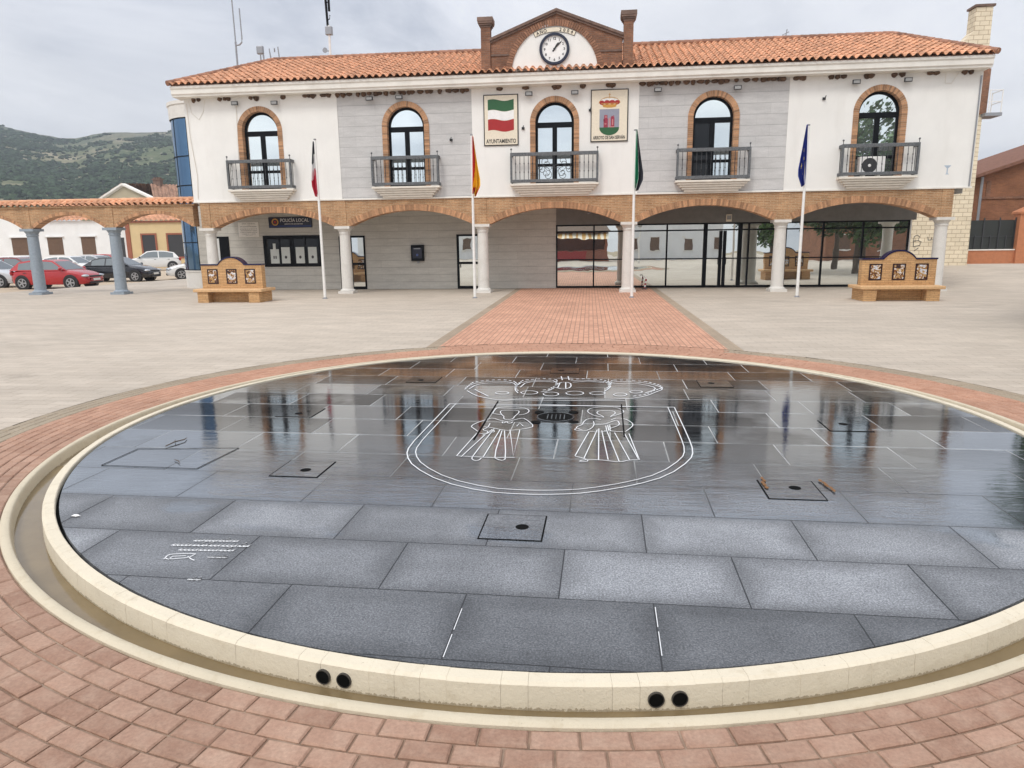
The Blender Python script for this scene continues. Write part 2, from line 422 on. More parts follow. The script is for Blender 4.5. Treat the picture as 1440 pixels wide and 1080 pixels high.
def mat_path():
    m, nt, b = nodes('red paver path'); p = pos(nt); s = sep(nt, p)
    t = nd(nt, 'ShaderNodeTexBrick', offset=0.5); L(nt, comb(nt, s[1], s[0]), t.inputs['Vector'])
    t.inputs['Scale'].default_value = 1; t.inputs['Brick Width'].default_value = 0.2; t.inputs['Row Height'].default_value = 0.105
    t.inputs['Mortar Size'].default_value = 0.009; t.inputs['Mortar Smooth'].default_value = 0.3
    t.inputs['Color1'].default_value = (0.62, 0.345, 0.235, 1); t.inputs['Color2'].default_value = (0.52, 0.28, 0.19, 1); t.inputs['Mortar'].default_value = (0.30, 0.18, 0.125, 1)
    d = math_(nt, 'ABSOLUTE', math_(nt, 'ADD', s[0], 0.17))
    edge = math_(nt, 'GREATER_THAN', d, 2.62)
    c = mixc(nt, math_(nt, 'MULTIPLY', edge, 0.82), t.outputs['Color'], (0.31, 0.27, 0.20))
    n1 = noise(nt, p, 0.9, 6, 0.65); n3 = noise(nt, p, 22, 3)
    f = math_(nt, 'ADD', ramp(nt, n1, 0.3, 0.7, 0.84, 1.14), ramp(nt, n3, 0.3, 0.7, -0.1, 0.1))
    L(nt, mixc(nt, 1.0, c, comb(nt, f, f, f), 'MULTIPLY'), b.inputs['Base Color'])
    b.inputs['Roughness'].default_value = 0.8; b.inputs['Specular IOR Level'].default_value = 0.25
    bump(nt, b, math_(nt, 'MULTIPLY', t.outputs['Fac'], -1), 0.5, 0.01)
    return m

def mat_paver():
    m, nt, b = nodes('concrete pavers'); p = pos(nt)
    a = attr(nt); n1 = noise(nt, p, 1.1, 5, 0.6); n2 = noise(nt, p, 55, 4, 0.7); n3 = noise(nt, p, 9, 4, 0.6)
    c = mixc(nt, ramp(nt, a, 0, 1), (0.285, 0.168, 0.118), (0.39, 0.245, 0.178))
    c = mixc(nt, ramp(nt, n3, 0.42, 0.7, 0, 0.45), c, (0.45, 0.32, 0.24))
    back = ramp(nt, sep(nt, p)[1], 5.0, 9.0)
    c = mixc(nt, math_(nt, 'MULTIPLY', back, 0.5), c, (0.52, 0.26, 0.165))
    grey = math_(nt, 'GREATER_THAN', attr(nt, 'grey'), 0.5)
    c = mixc(nt, math_(nt, 'MULTIPLY', grey, 0.85), c, (0.31, 0.27, 0.20))
    f = math_(nt, 'ADD', ramp(nt, n1, 0.3, 0.7, 0.86, 1.10), ramp(nt, n2, 0.25, 0.75, -0.20, 0.20))
    L(nt, mixc(nt, 1.0, c, comb(nt, f, f, f), 'MULTIPLY'), b.inputs['Base Color'])
    b.inputs['Roughness'].default_value = 0.82; b.inputs['Specular IOR Level'].default_value = 0.25
    bump(nt, b, n2, 0.35, 0.004)
    return m

def mat_granite():
    m, nt, b = nodes('dark granite, wet towards the back'); p = pos(nt); s = sep(nt, p)
    a = attr(nt)
    big = noise(nt, p, 0.9, 4, 0.6); mid = noise(nt, p, 4.5, 5, 0.65); fine = noise(nt, p, 95, 3, 0.75); mottle = noise(nt, p, 28, 4, 0.6)
    # how wet the stone is: the near rows have dried
    yy = math_(nt, 'ADD', math_(nt, 'ADD', s[1], math_(nt, 'MULTIPLY', s[0], 0.02)), math_(nt, 'ADD', ramp(nt, big, 0.3, 0.7, -0.03, 0.03), 0.0))
    wet = ramp(nt, yy, 4.60, 4.70)
    patch = math_(nt, 'MULTIPLY', ramp(nt, noise(nt, scalev(nt, p, (1.1, 1.6, 1)), 1.0, 3, 0.5), 0.58, 0.64), ramp(nt, s[1], 4.0, 4.15))
    wet = math_(nt, 'MAXIMUM', wet, math_(nt, 'MULTIPLY', patch, 0.85))
    dry = mixc(nt, ramp(nt, mottle, 0.3, 0.7), (0.105, 0.110, 0.120), (0.185, 0.193, 0.207))
    dry = mixc(nt, ramp(nt, fine, 0.44, 0.66), dry, (0.40, 0.41, 0.43))
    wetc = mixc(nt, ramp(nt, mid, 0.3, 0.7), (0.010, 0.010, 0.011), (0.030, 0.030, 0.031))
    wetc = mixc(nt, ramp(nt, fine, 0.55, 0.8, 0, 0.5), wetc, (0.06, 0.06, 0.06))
    # distance to the nearest joint of the slab
    ea = attr(nt, 'ea'); eb = attr(nt, 'eb')
    dj = math_(nt, 'MINIMUM', math_(nt, 'MINIMUM', ea, math_(nt, 'SUBTRACT', 1.0, ea)), math_(nt, 'MINIMUM', eb, math_(nt, 'SUBTRACT', 0.613, eb)))
    edge = math_(nt, 'MULTIPLY', ramp(nt, math_(nt, 'ADD', dj, ramp(nt, mid, 0.3, 0.7, -0.04, 0.04)), 0.01, 0.17, 0.62, 1.0), ramp(nt, noise(nt, p, 1.9, 4, 0.6), 0.3, 0.7, 0.78, 1.14))
    dry = mixc(nt, 1.0, dry, comb(nt, edge, edge, edge), 'MULTIPLY')
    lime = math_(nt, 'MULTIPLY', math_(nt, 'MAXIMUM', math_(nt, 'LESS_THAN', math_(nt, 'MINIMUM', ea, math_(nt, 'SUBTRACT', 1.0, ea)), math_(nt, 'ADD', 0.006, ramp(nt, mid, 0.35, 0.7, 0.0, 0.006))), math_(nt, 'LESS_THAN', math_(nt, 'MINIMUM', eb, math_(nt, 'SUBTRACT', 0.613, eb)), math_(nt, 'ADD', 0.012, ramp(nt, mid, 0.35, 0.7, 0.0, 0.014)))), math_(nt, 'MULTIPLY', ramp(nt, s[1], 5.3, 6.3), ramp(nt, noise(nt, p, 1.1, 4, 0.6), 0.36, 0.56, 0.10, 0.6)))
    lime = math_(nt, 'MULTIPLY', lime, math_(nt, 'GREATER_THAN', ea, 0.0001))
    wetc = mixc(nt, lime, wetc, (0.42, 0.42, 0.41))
    shade = ramp(nt, s[1], 3.35, 3.5, 0.62, 1.0)  # nearest slab row darkened, its shading put into the stone colour
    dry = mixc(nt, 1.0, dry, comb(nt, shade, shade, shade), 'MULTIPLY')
    c = mixc(nt, math_(nt, 'MULTIPLY', wet, ramp(nt, math_(nt, 'ADD', yy, ramp(nt, mid, 0.3, 0.7, -0.35, 0.35)), 4.6, 6.6, 0.42, 1.0)), dry, wetc)  # front wet rows lighter: thinly wet, and sky reflection put into the colour
    b.inputs['IOR'].default_value = 1.55; b.inputs['Specular Tint'].default_value = (0.84, 0.92, 1.0, 1)
    film = math_(nt, 'MULTIPLY', wet, math_(nt, 'MAXIMUM', ramp(nt, math_(nt, 'ADD', a, ramp(nt, big, 0.3, 0.7, -0.25, 0.25)), 0.36, 0.58, 0.04, 1.0), ramp(nt, s[1], 7.5, 5.6)))
    L(nt, film, b.inputs['Coat Weight']); b.inputs['Coat Tint'].default_value = (0.90, 0.95, 1.0, 1); b.inputs['Coat IOR'].default_value = 1.36
    L(nt, ramp(nt, mid, 0.3, 0.75, 0.0, 0.07), b.inputs['Coat Roughness'])
    f = ramp(nt, a, 0, 1, 0.78, 1.22)
    L(nt, mixc(nt, 1.0, c, comb(nt, f, f, f), 'MULTIPLY'), b.inputs['Base Color'])
    rdry = ramp(nt, mid, 0.3, 0.7, 0.40, 0.55)
    rwet = math_(nt, 'ADD', ramp(nt, mid, 0.35, 0.75, 0.02, 0.10), ramp(nt, a, 0, 1, 0.0, 0.03))
    L(nt, mixf(nt, wet, rdry, rwet), b.inputs['Roughness'])
    L(nt, mixf(nt, wet, 0.5, mixf(nt, film, 0.10, 0.62)), b.inputs['Specular IOR Level'])
    rip = math_(nt, 'ADD', noise(nt, scalev(nt, p, (4, 13, 1)), 1.0, 4, 0.6, 0.8), math_(nt, 'MULTIPLY', noise(nt, scalev(nt, p, (22, 60, 1)), 1.0, 3, 0.6), math_(nt, 'ADD', 0.10, math_(nt, 'MULTIPLY', ramp(nt, s[1], 5.9, 5.0), 0.2))))
    h = math_(nt, 'ADD', math_(nt, 'MULTIPLY', rip, mixf(nt, wet, 0.0, 0.55)), math_(nt, 'MULTIPLY', fine, mixf(nt, wet, 0.35, 0.03)))
    amp = ramp(nt, s[1], 7.2, 5.0, 1.0, 2.2); wave = noise(nt, scalev(nt, p, (2.2, 11, 1)), 1.0, 4, 0.55, 1.2); h = math_(nt, 'ADD', h, math_(nt, 'MULTIPLY', wave, ramp(nt, s[1], 6.2, 5.1, 0.0, 1.0))); h = math_(nt, 'MULTIPLY', h, mixf(nt, wet, 1.0, amp)); bn = bump(nt, b, h, 0.22, 0.0045); L(nt, bn.outputs[0], b.inputs['Coat Normal'])
    return m

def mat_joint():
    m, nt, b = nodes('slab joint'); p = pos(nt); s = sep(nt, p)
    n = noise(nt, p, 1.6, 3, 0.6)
    f = math_(nt, 'MULTIPLY', ramp(nt, s[1], 4.6, 6.5), ramp(nt, n, 0.35, 0.55, 0.25, 1.0))  # near joints dark, recess shade put into the colour; pale lime farther back
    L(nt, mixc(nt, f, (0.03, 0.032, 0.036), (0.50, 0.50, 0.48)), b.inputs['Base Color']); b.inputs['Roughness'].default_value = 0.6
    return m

def mat_hill():
    m, nt, b = nodes('scrub hillside'); p = pos(nt); s = sep(nt, p)
    n1 = noise(nt, p, 0.012, 6, 0.65); n2 = noise(nt, p, 0.05, 6, 0.7); n3 = noise(nt, p, 0.16, 4, 0.7)
    c = mixc(nt, ramp(nt, n2, 0.35, 0.65), (0.065, 0.095, 0.045), (0.15, 0.165, 0.085))
    c = mixc(nt, ramp(nt, n1, 0.50, 0.62, 0, 0.8), c, (0.36, 0.30, 0.205))
    c = mixc(nt, ramp(nt, n3, 0.60, 0.68, 0, 0.85), c, (0.44, 0.38, 0.30))
    c = mixc(nt, ramp(nt, n3, 0.42, 0.34, 0, 0.8), c, (0.04, 0.06, 0.032))
    c = mixc(nt, ramp(nt, s[2], 70, 112, 0, 0.7), c, (0.13, 0.14, 0.125))
    L(nt, c, b.inputs['Base Color']); b.inputs['Roughness'].default_value = 0.95; b.inputs['Specular IOR Level'].default_value = 0.1
    bump(nt, b, n3, 1.0, 3.0)
    return m
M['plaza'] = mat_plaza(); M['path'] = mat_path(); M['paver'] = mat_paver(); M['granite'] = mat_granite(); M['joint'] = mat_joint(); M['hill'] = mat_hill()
M['bed'] = mat('sandy joint bed', (0.22, 0.145, 0.10), 0.95, 0.3, 12, 0.3, 60, stain=(0.60, 0.47, 0.36), stain_scale=(2.2, 2.2, 2))
M['parking'] = mat('dusty parking surface', (0.47, 0.375, 0.27), 0.9, 0.12, 0.5, 0.2, 8)
M['soil'] = mat('dry soil', (0.30, 0.24, 0.15), 0.95, 0.2, 0.05)
M['shrub'] = mat('scrub foliage', (0.036, 0.056, 0.030), 0.9, 0.2, 0.05, rnd=0.7, spec=0.1)
def mat_picture(seed):
    m, nt, b = nodes('painted tile picture'); p = pos(nt)
    n = nd(nt, 'ShaderNodeTexNoise'); L(nt, scalev(nt, p, (1, 1, 1)), n.inputs['Vector'])
    n.inputs['Scale'].default_value = 9.0; n.inputs['Detail'].default_value = 3.0; n.inputs['Distortion'].default_value = 1.0 + seed * 0.15
    r = nd(nt, 'ShaderNodeValToRGB'); L(nt, n.outputs['Fac'], r.inputs[0])
    cr = r.color_ramp; cr.interpolation = 'CONSTANT'
    for i, (t, c) in enumerate([(0, (0.04, 0.022, 0.02)), (0.40, (0.22, 0.09, 0.04)), (0.47, (0.50, 0.33, 0.12)), (0.52, (0.30, 0.16, 0.10)), (0.565, (0.72, 0.71, 0.70)), (0.63, (0.42, 0.46, 0.55))]):
        e = cr.elements[i] if i < 2 else cr.elements.new(t)
        e.position = t; e.color = rgba(c)
    L(nt, r.outputs[0], b.inputs['Base Color']); b.inputs['Roughness'].default_value = 0.2
    return m
M['picture'] = mat_picture(1)

# ------------------------------------------------------------- the setting
def ramp01(t): t = max(0.0, min(1.0, t)); return t * t * (3 - 2 * t)
def ground_h(x, y): return 0.47 * ramp01((y - 26) / 12.0) * ramp01((x - 12.7) / 3.0)
def edge_x(y): return -25.45 + (y - 27.9) * 0.162

# plaza: a ring round the fountain, then a grid that climbs gently at the back right
N = 160; RO = 5.94
mb = MB(); vs = []; fs = []
circ = [(GX + RO * math.cos(2 * PI * k / N), GY0 + RO * math.sin(2 * PI * k / N)) for k in range(N)]
BX = 8.0
def sq(k):
    a = 2 * PI * k / N; c, s_ = math.cos(a), math.sin(a); q = BX / max(abs(c), abs(s_)); return (GX + q * c, GY0 + q * s_)
mb.add([(x, y, 0) for x, y in circ] + [(*sq(k), 0) for k in range(N)], [(k, (k + 1) % N, N + (k + 1) % N, N + k) for k in range(N)])
xs = sorted(set([GX - BX, GX + BX] + [12.7 + i * 0.75 for i in range(8)] + [-20, -14, 19.5, 22, 26, 32, 45, 70]))
ys = sorted(set([GY0 - BX, GY0 + BX, -45, -30, -18, -8, 20, 26] + [26 + i for i in range(1, 14)] + [44, 52]))
def gv(i, y):
    x = edge_x(y) if i < 0 else xs[i]
    return (x, y, ground_h(x, y))
for j in range(len(ys) - 1):
    for i in range(-1, len(xs) - 1):
        if i >= 0 and abs(xs[i] - (GX - BX)) < 1e-6 and ys[j] >= GY0 - BX - 1e-6 and ys[j + 1] <= GY0 + BX + 1e-6: continue
        if i >= 0 and xs[i] >= GX - BX - 1e-6 and xs[i + 1] <= GX + BX + 1e-6 and ys[j] >= GY0 - BX - 1e-6 and ys[j + 1] <= GY0 + BX + 1e-6: continue
        mb.add([gv(i, ys[j]), gv(i + 1, ys[j]), gv(i + 1, ys[j + 1]), gv(i, ys[j + 1])], [(0, 1, 2, 3)])
# the kerb face towards the parking
for j in range(len(ys) - 1):
    x0, x1 = edge_x(ys[j]), edge_x(ys[j + 1])
    mb.add([(x0, ys[j], 0), (x1, ys[j + 1], 0), (x1, ys[j + 1], -0.16), (x0, ys[j], -0.16)], [(0, 1, 2, 3)])
tag(mb.build('plaza', M['plaza'], smooth=None), 'pale beige paved plaza', None, None, 'structure')
mb = MB(); mb.add([(-1480, -85, -0.15), (410, -85, -0.15), (410, 950, -0.15), (-1480, 950, -0.15)], [(0, 1, 2, 3)])
tag(mb.build('terrain', M['soil']), None, None, None, 'structure')
mb = MB(); mb.add([(-110, 5, -0.146), (edge_x(5) + 0.3, 5, -0.146), (edge_x(70) + 0.3, 70, -0.146), (-17.0, 70, -0.146), (-17, 78, -0.146), (-110, 78, -0.146)], [(0, 1, 2, 3, 4, 5)])
tag(mb.build('parking_ground', M['parking']), None, None, None, 'structure')

# straight red path from the fountain to the town hall
mb = MB(); K = 24; vs = []
for k in range(K + 1):
    x = -3.02 + 5.72 * k / K
    vs.append((x, GY0 + math.sqrt(RO ** 2 - (x - GX) ** 2) - 0.02, 0.004))
for k in range(K + 1): vs.append((-3.02 + 5.72 * k / K, 29.2, 0.004))
mb.add(vs, [(k, k + 1, K + 2 + k, K + 1 + k) for k in range(K)])
tag(mb.build('path', M['path']), None, None, None, 'structure')

# ring of pavers laid round the fountain
R0 = 4.874
mb = MB(); grey = []
rows = 10; dr = (RO - R0) / rows
for i in range(rows):
    ra = R0 + i * dr + 0.005; rb = R0 + (i + 1) * dr - 0.005; n = int(2 * PI * (ra + rb) / 2 / 0.2)
    ph = random.random()
    for k in range(n):
        a = 2 * PI * (k + ph) / n; b = 2 * PI * (k + 1 + ph) / n; g = 0.0048 / ra
        a += g; b -= g; m_ = (a + b) / 2
        x = GX + rb * math.cos(m_); y = GY0 + rb * math.sin(m_)
        isg = 1.0 if (i >= rows - 3 and not (-2.75 < x < 2.4 and y > GY0)) else 0.0
        if y < -0.2: continue
        dz = random.gauss(0, 0.0016); c = 0.007
        lo = []; up = []
        for (r_, t) in ((ra, a), (ra, b), (rb, b), (rb, a)):
            lo.append((r_, t))
        def pt(r_, t, z): return (GX + r_ * math.cos(t), GY0 + r_ * math.sin(t), z)
        vs = [pt(r_, t, -0.03) for r_, t in lo] + [pt(r_, t, dz - c) for r_, t in lo]
        ga = c / ra
        vs += [pt(ra + c, a + ga, dz), pt(ra + c, b - ga, dz), pt(rb - c, b - ga, dz), pt(rb - c, a + ga, dz)]
        fs = [(8, 9, 10, 11)]
        for q in range(4):
            w = (q + 1) % 4; fs += [(q, w, 4 + w, 4 + q), (4 + q, 4 + w, 8 + w, 8 + q)]
        mb.add(vs, fs); grey += [isg] * len(fs)
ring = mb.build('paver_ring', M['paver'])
at = ring.data.attributes.new('grey', 'FLOAT', 'FACE'); at.data.foreach_set('value', grey)
tag(ring, 'ring of reddish pavers laid round the fountain', None, None, 'structure')
mb = MB(); mb.lathe([(R0 - 0.02, -0.011), (RO + 0.01, -0.011)], (GX, GY0, 0), 160)
b_ = mb.build('paver_bed', M['bed']); tag(b_, None, None, None, 'structure')

# ------------------------------------------------------------ the fountain
fountain = thing('fountain', 'large round flat fountain of wet dark granite slabs inside a cream kerb', 'fountain')
RG = 4.492; TH = math.radians(-1.15)
def rot(a, b):   # slab grid -> world
    return (FX + (a - FX) * math.cos(TH) - (b - FY) * math.sin(TH), FY + (a - FX) * math.sin(TH) + (b - FY) * math.cos(TH))
def clip(poly, f):
    out = []
    for i in range(len(poly)):
        p, q = poly[i], poly[(i + 1) % len(poly)]; fp, fq = f(p), f(q)
        if fp >= 0: out.append(p)
        if fp * fq < 0:
            t = fp / (fp - fq); out.append((p[0] + (q[0] - p[0]) * t, p[1] + (q[1] - p[1]) * t))
    return out
disc = [(FX + RG * math.cos(2 * PI * k / 180), FY + RG * math.sin(2 * PI * k / 180)) for k in range(180)]
HZ = 0.042
hatches = [(-0.43, 4.36), (-2.37, 5.41), (1.58, 5.27), (2.60, 7.24), (1.62, 9.30), (-0.40, 10.15), (-2.32, 9.33), (-3.25, 7.34)]
mb = MB(); g = 0.004; EA = []; EB = []
for k in range(-9, 18):
    b0 = 3.44 + 0.613 * k; b1 = b0 + 0.613
    if b1 < FY - RG or b0 > FY + RG: continue
    off = 0.93 if k % 2 == 0 else 0.43
    if k >= 4: off += random.choice([0, 0, 0.25, -0.2])
    for j in range(-7, 8):
        a0 = off + j; a1 = a0 + 1.0
        p = disc
        for f in (lambda q: q[0] - a0 - g, lambda q: a1 - g - q[0], lambda q: q[1] - b0 - g, lambda q: b1 - g - q[1]):
            p = clip(p, f)
            if len(p) < 3: break
        if len(p) < 3: continue
        tx, ty, dz = random.uniform(-0.0006, 0.0006), random.uniform(-0.0008, 0.0008), random.uniform(0, 0.0005)
        cx, cy = (a0 + a1) / 2, (b0 + b1) / 2
        top = [(*rot(x, y), HZ + dz + tx * (x - cx) + ty * (y - cy)) for x, y in p]; bot = [(*rot(x, y), HZ - 0.06) for x, y in p]
        n = len(p); EA += [x - a0 for x, y in p] * 2; EB += [y - b0 for x, y in p] * 2
        mb.add(top + bot, [tuple(range(n))] + [(i, n + i, n + (i + 1) % n, (i + 1) % n) for i in range(n)])
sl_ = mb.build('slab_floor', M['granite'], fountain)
for nm, ar in (('ea', EA), ('eb', EB)):
    at = sl_.data.attributes.new(nm, 'FLOAT', 'POINT'); at.data.foreach_set('value', ar)
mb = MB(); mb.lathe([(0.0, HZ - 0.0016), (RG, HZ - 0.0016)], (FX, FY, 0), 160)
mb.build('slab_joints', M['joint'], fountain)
# kerb of short cream segments, with a dark gap to the granite
mb = MB(); nk = 240
prof = [(4.515, -0.10), (4.515, 0.050), (4.521, 0.057), (4.580, 0.054), (4.597, 0.042), (4.606, -0.115)]
for k in range(nk):
    a = 2 * PI * k / nk; b = 2 * PI * (k + 1) / nk; gp = 0.00002 if k % 4 else 0.00025
    dz = random.gauss(0, 0.0005); dr_ = random.gauss(0, 0.0004)
    vs = []
    for i in range(5):
        t = a + gp + (b - a - 2 * gp) * i / 4
        vs += [(FX + (r_ + dr_) * math.cos(t), FY + (r_ + dr_) * math.sin(t), z + (dz if z > 0 else 0)) for r_, z in prof]
    m_ = len(prof)
    fs = [(i * m_ + j, (i + 1) * m_ + j, (i + 1) * m_ + j + 1, i * m_ + j + 1) for i in range(4) for j in range(m_ - 1)]
    fs += [tuple(range(m_)), tuple(range(4 * m_, 5 * m_))[::-1]]
    mb.add(vs, fs)
mb.build('kerb', M['cream'], fountain)
mb = MB(); mb.lathe([(4.53, -0.10), (4.53, 0.0515), (4.575, 0.0485), (4.592, 0.038), (4.600, -0.11)], (FX, FY, 0), 160)
mb.build('kerb_core', M['cream'], fountain)
mb = MB(); mb.lathe([(4.40, HZ - 0.03), (4.53, HZ - 0.03)], (FX, FY, 0), 160)
mb.build('shadow_gap', M['void'], fountain)
mb = MB(); mb.lathe([(4.52, -0.095), (4.70, -0.090), (4.790, -0.095), (4.806, -0.02), (4.810, 0.006), (4.818, 0.014), (4.856, 0.013), (4.870, 0.004), (4.872, -0.06)], (GX, GY0, 0), 200)
mb.build('gutter', M['gutter'], fountain, smooth=50)
mb = MB(); mb.lathe([(4.54, -0.073), (4.80, -0.073)], (GX, GY0, 0), 120, a0=math.radians(200), a1=math.radians(340))
mb.build('gutter_water', M['mud'], fountain)
for x, y in ((-1.19, 2.74), (-1.085, 2.73), (0.30, 2.74), (0.402, 2.75)):
    t = math.atan2(y - FY, x - FX); e = Vector((math.cos(t), math.sin(t), 0)); c = Vector((FX, FY, -0.018))
    mb = MB(); mb.cyl(c + e * 4.57, c + e * 4.6105, 0.036, 0.036, 24, caps=False); mb.cyl(c + e * 4.57, c + e * 4.6105, 0.032, 0.032, 24, caps=False)
    q = len(mb.v); v_ = mb.v
    mb.f += [(24 + k, 24 + (k + 1) % 24, q - 24 + (k + 1) % 24, q - 24 + k) for k in range(24)]; mb.mi += [0] * 24; mb.r += [0.5] * 24
    po = mb.build('drain_pipe', M['plastic'], fountain)
    mb = MB(); mb.cyl(c + e * 4.6075, c + e * 4.6088, 0.0318, 0.0305, 24); mb.build('pipe_mouth', M['void'], po)
for i, (x, y) in enumerate(hatches):
    mb = MB(); w = 0.21
    P_ = [rot(x + sx * w, y + sy * w) for sx, sy in ((-1, -1), (1, -1), (1, 1), (-1, 1))]
    Q_ = [rot(x + sx * (w - (0.010 if i in (0, 1, 2) else 0.006)), y + sy * (w - 0.008)) for sx, sy in ((-1, -1), (1, -1), (1, 1), (-1, 1))]
    mb.prism_z(P_, HZ + 0.001, HZ + 0.0045)
    ho = mb.build('access_hatch_gap', M['void'], fountain)
    mb = MB(); mb.prism_z(Q_, HZ + 0.003, HZ + 0.0055); mb.build('access_hatch', M['granite'], fountain)
    mb = MB(); mb.lathe([(0.0, 0), (0.045, 0)], (x, y, HZ + 0.0065), 20); mb.build('spray_hole', M['void'], fountain)
# central nozzle: a wide dark mouth, a grating in it and four holes round it
mb = MB(); mb.lathe([(0, 0), (0.19, 0)], (-0.35, 7.36, HZ + 0.006), 32); mb.build('nozzle_mouth', M['void'], fountain)
mb = MB(); mb.lathe([(0.19, 0), (0.19, 0.008), (0.205, 0.008), (0.205, 0)], (-0.35, 7.36, HZ + 0.001), 32)
for k in range(5): mb.box(-0.44 + k * 0.045, -0.43 + k * 0.045, 7.26, 7.46, HZ + 0.0065, HZ + 0.008)
mb.build('nozzle_grate', M['hatch'], fountain)
for x, y in ((-0.54, 7.57), (-0.16, 7.59), (-0.55, 7.13), (-0.15, 7.16)):
    mb = MB(); mb.lathe([(0, 0), (0.055, 0)], (x, y, HZ + 0.006), 20); mb.build('nozzle_hole', M['void'], fountain)

# engraved crest: ribbons laid in the slabs
FIG=[[(-1.056,7.476),(-1.054,7.63),(-1.037,7.761),(-.895,7.818),(-.741,7.778),(-.663,7.662),(-.659,7.546),(-.7,7.453),(-.763,7.426)],[(-1.056,7.476),(-.984,7.435),(-.943,7.415)],[(-.935,7.394),(-.979,7.527),(-.978,7.606),(-.942,7.636),(-.784,7.632),(-.766,7.563),(-.773,7.471),(-.8,7.358),(-.799,7.249),(-.858,7.203),(-.906,7.243),(-.913,7.351),(-.935,7.394)],[(-1.097,6.711),(-1.154,6.813),(-1.212,6.915),(-1.16,7.08),(-1.066,7.233),(-1.029,7.278),(-.917,7.157),(-.839,7.129),(-.765,7.23),(-.702,7.298),(-.632,7.175),(-.552,6.957),(-.607,6.876),(-.702,6.812),(-.799,6.775),(-.861,6.794),(-.95,6.853),(-1.017,6.888),(-1.071,6.904)],[(-1.079,6.657),(-1.019,6.624),(-.987,6.718),(-1.074,6.788),(-1.024,6.868),(-1.024,7.047)],[(-1.033,6.587),(-.985,6.663),(-.966,6.852),(-.925,6.667),(-.988,6.756)],[(-.903,7.116),(-.889,7.035),(-.856,7.14),(-.843,7.071),(-.809,7.049),(-.791,7.124)],[(-.731,6.946),(-.714,7.087),(-.664,6.95)],[(-1.101,6.674),(-1.165,5.895)],[(-1.014,6.588),(-1.12,5.869)],[(-.953,6.834),(-1.019,5.905),(-1.018,5.819),(-.979,5.765),(-.946,5.781),(-.934,5.845)],[(-.887,6.8),(-.922,5.883)],[(-.863,6.764),(-.828,5.875),(-.775,5.807),(-.738,5.79),(-.714,5.84),(-.838,6.765)],[(-.787,6.807),(-.658,5.931),(-.686,6.805)],[(-1.165,5.895),(-.818,5.862),(-.644,5.888)],[(.175,7.374),(.08,7.434),(.005,7.563),(-.008,7.678),(.039,7.8),(.151,7.855),(.309,7.864),(.392,7.725),(.398,7.61),(.317,7.492),(.251,7.422)],[(.17,7.387),(.145,7.459),(.103,7.524),(.098,7.615),(.138,7.677),(.259,7.684),(.301,7.627),(.297,7.536),(.252,7.444),(.245,7.391)],[(.137,7.265),(.08,7.325),(-.005,7.298),(-.046,7.17),(-.055,7.048),(-.115,6.965),(-.114,6.907)],[(.246,7.272),(.312,7.361),(.395,7.323),(.45,7.201),(.469,7.081),(.437,6.962),(.38,6.826)],[(.058,7.197),(.067,7.056),(.036,6.898),(-.033,6.799),(-.092,6.814),(-.138,6.849),(-.114,6.907),(-.053,6.835)],[(.067,7.056),(.17,7.082),(.244,7.188),(.309,7.276),(.332,7.073),(.278,6.991),(.216,6.909),(.233,6.816),(.164,6.831)],[(.184,7.024),(.189,6.832)],[(.204,7.045),(.209,6.834)],[(.224,7.026),(.226,6.929)],[(.016,6.802),(.105,6.76),(.214,6.834),(.291,6.802),(.379,6.807)],[(.012,6.783),(-.11,5.97)],[(.096,6.864),(-.031,5.903)],[(.111,6.903),(.096,5.87)],[(.14,6.829),(.179,5.876)],[(.189,6.832),(.272,5.84)],[(.265,6.763),(.363,5.889)],[(.358,6.769),(.444,5.894)],[(.405,6.736),(.448,5.895)],[(-.11,5.955),(-.044,5.916),(.021,5.822),(-.077,5.801),(-.043,5.86),(.102,5.87),(.179,5.847),(.275,5.813),(.367,5.889),(.448,5.895)]]
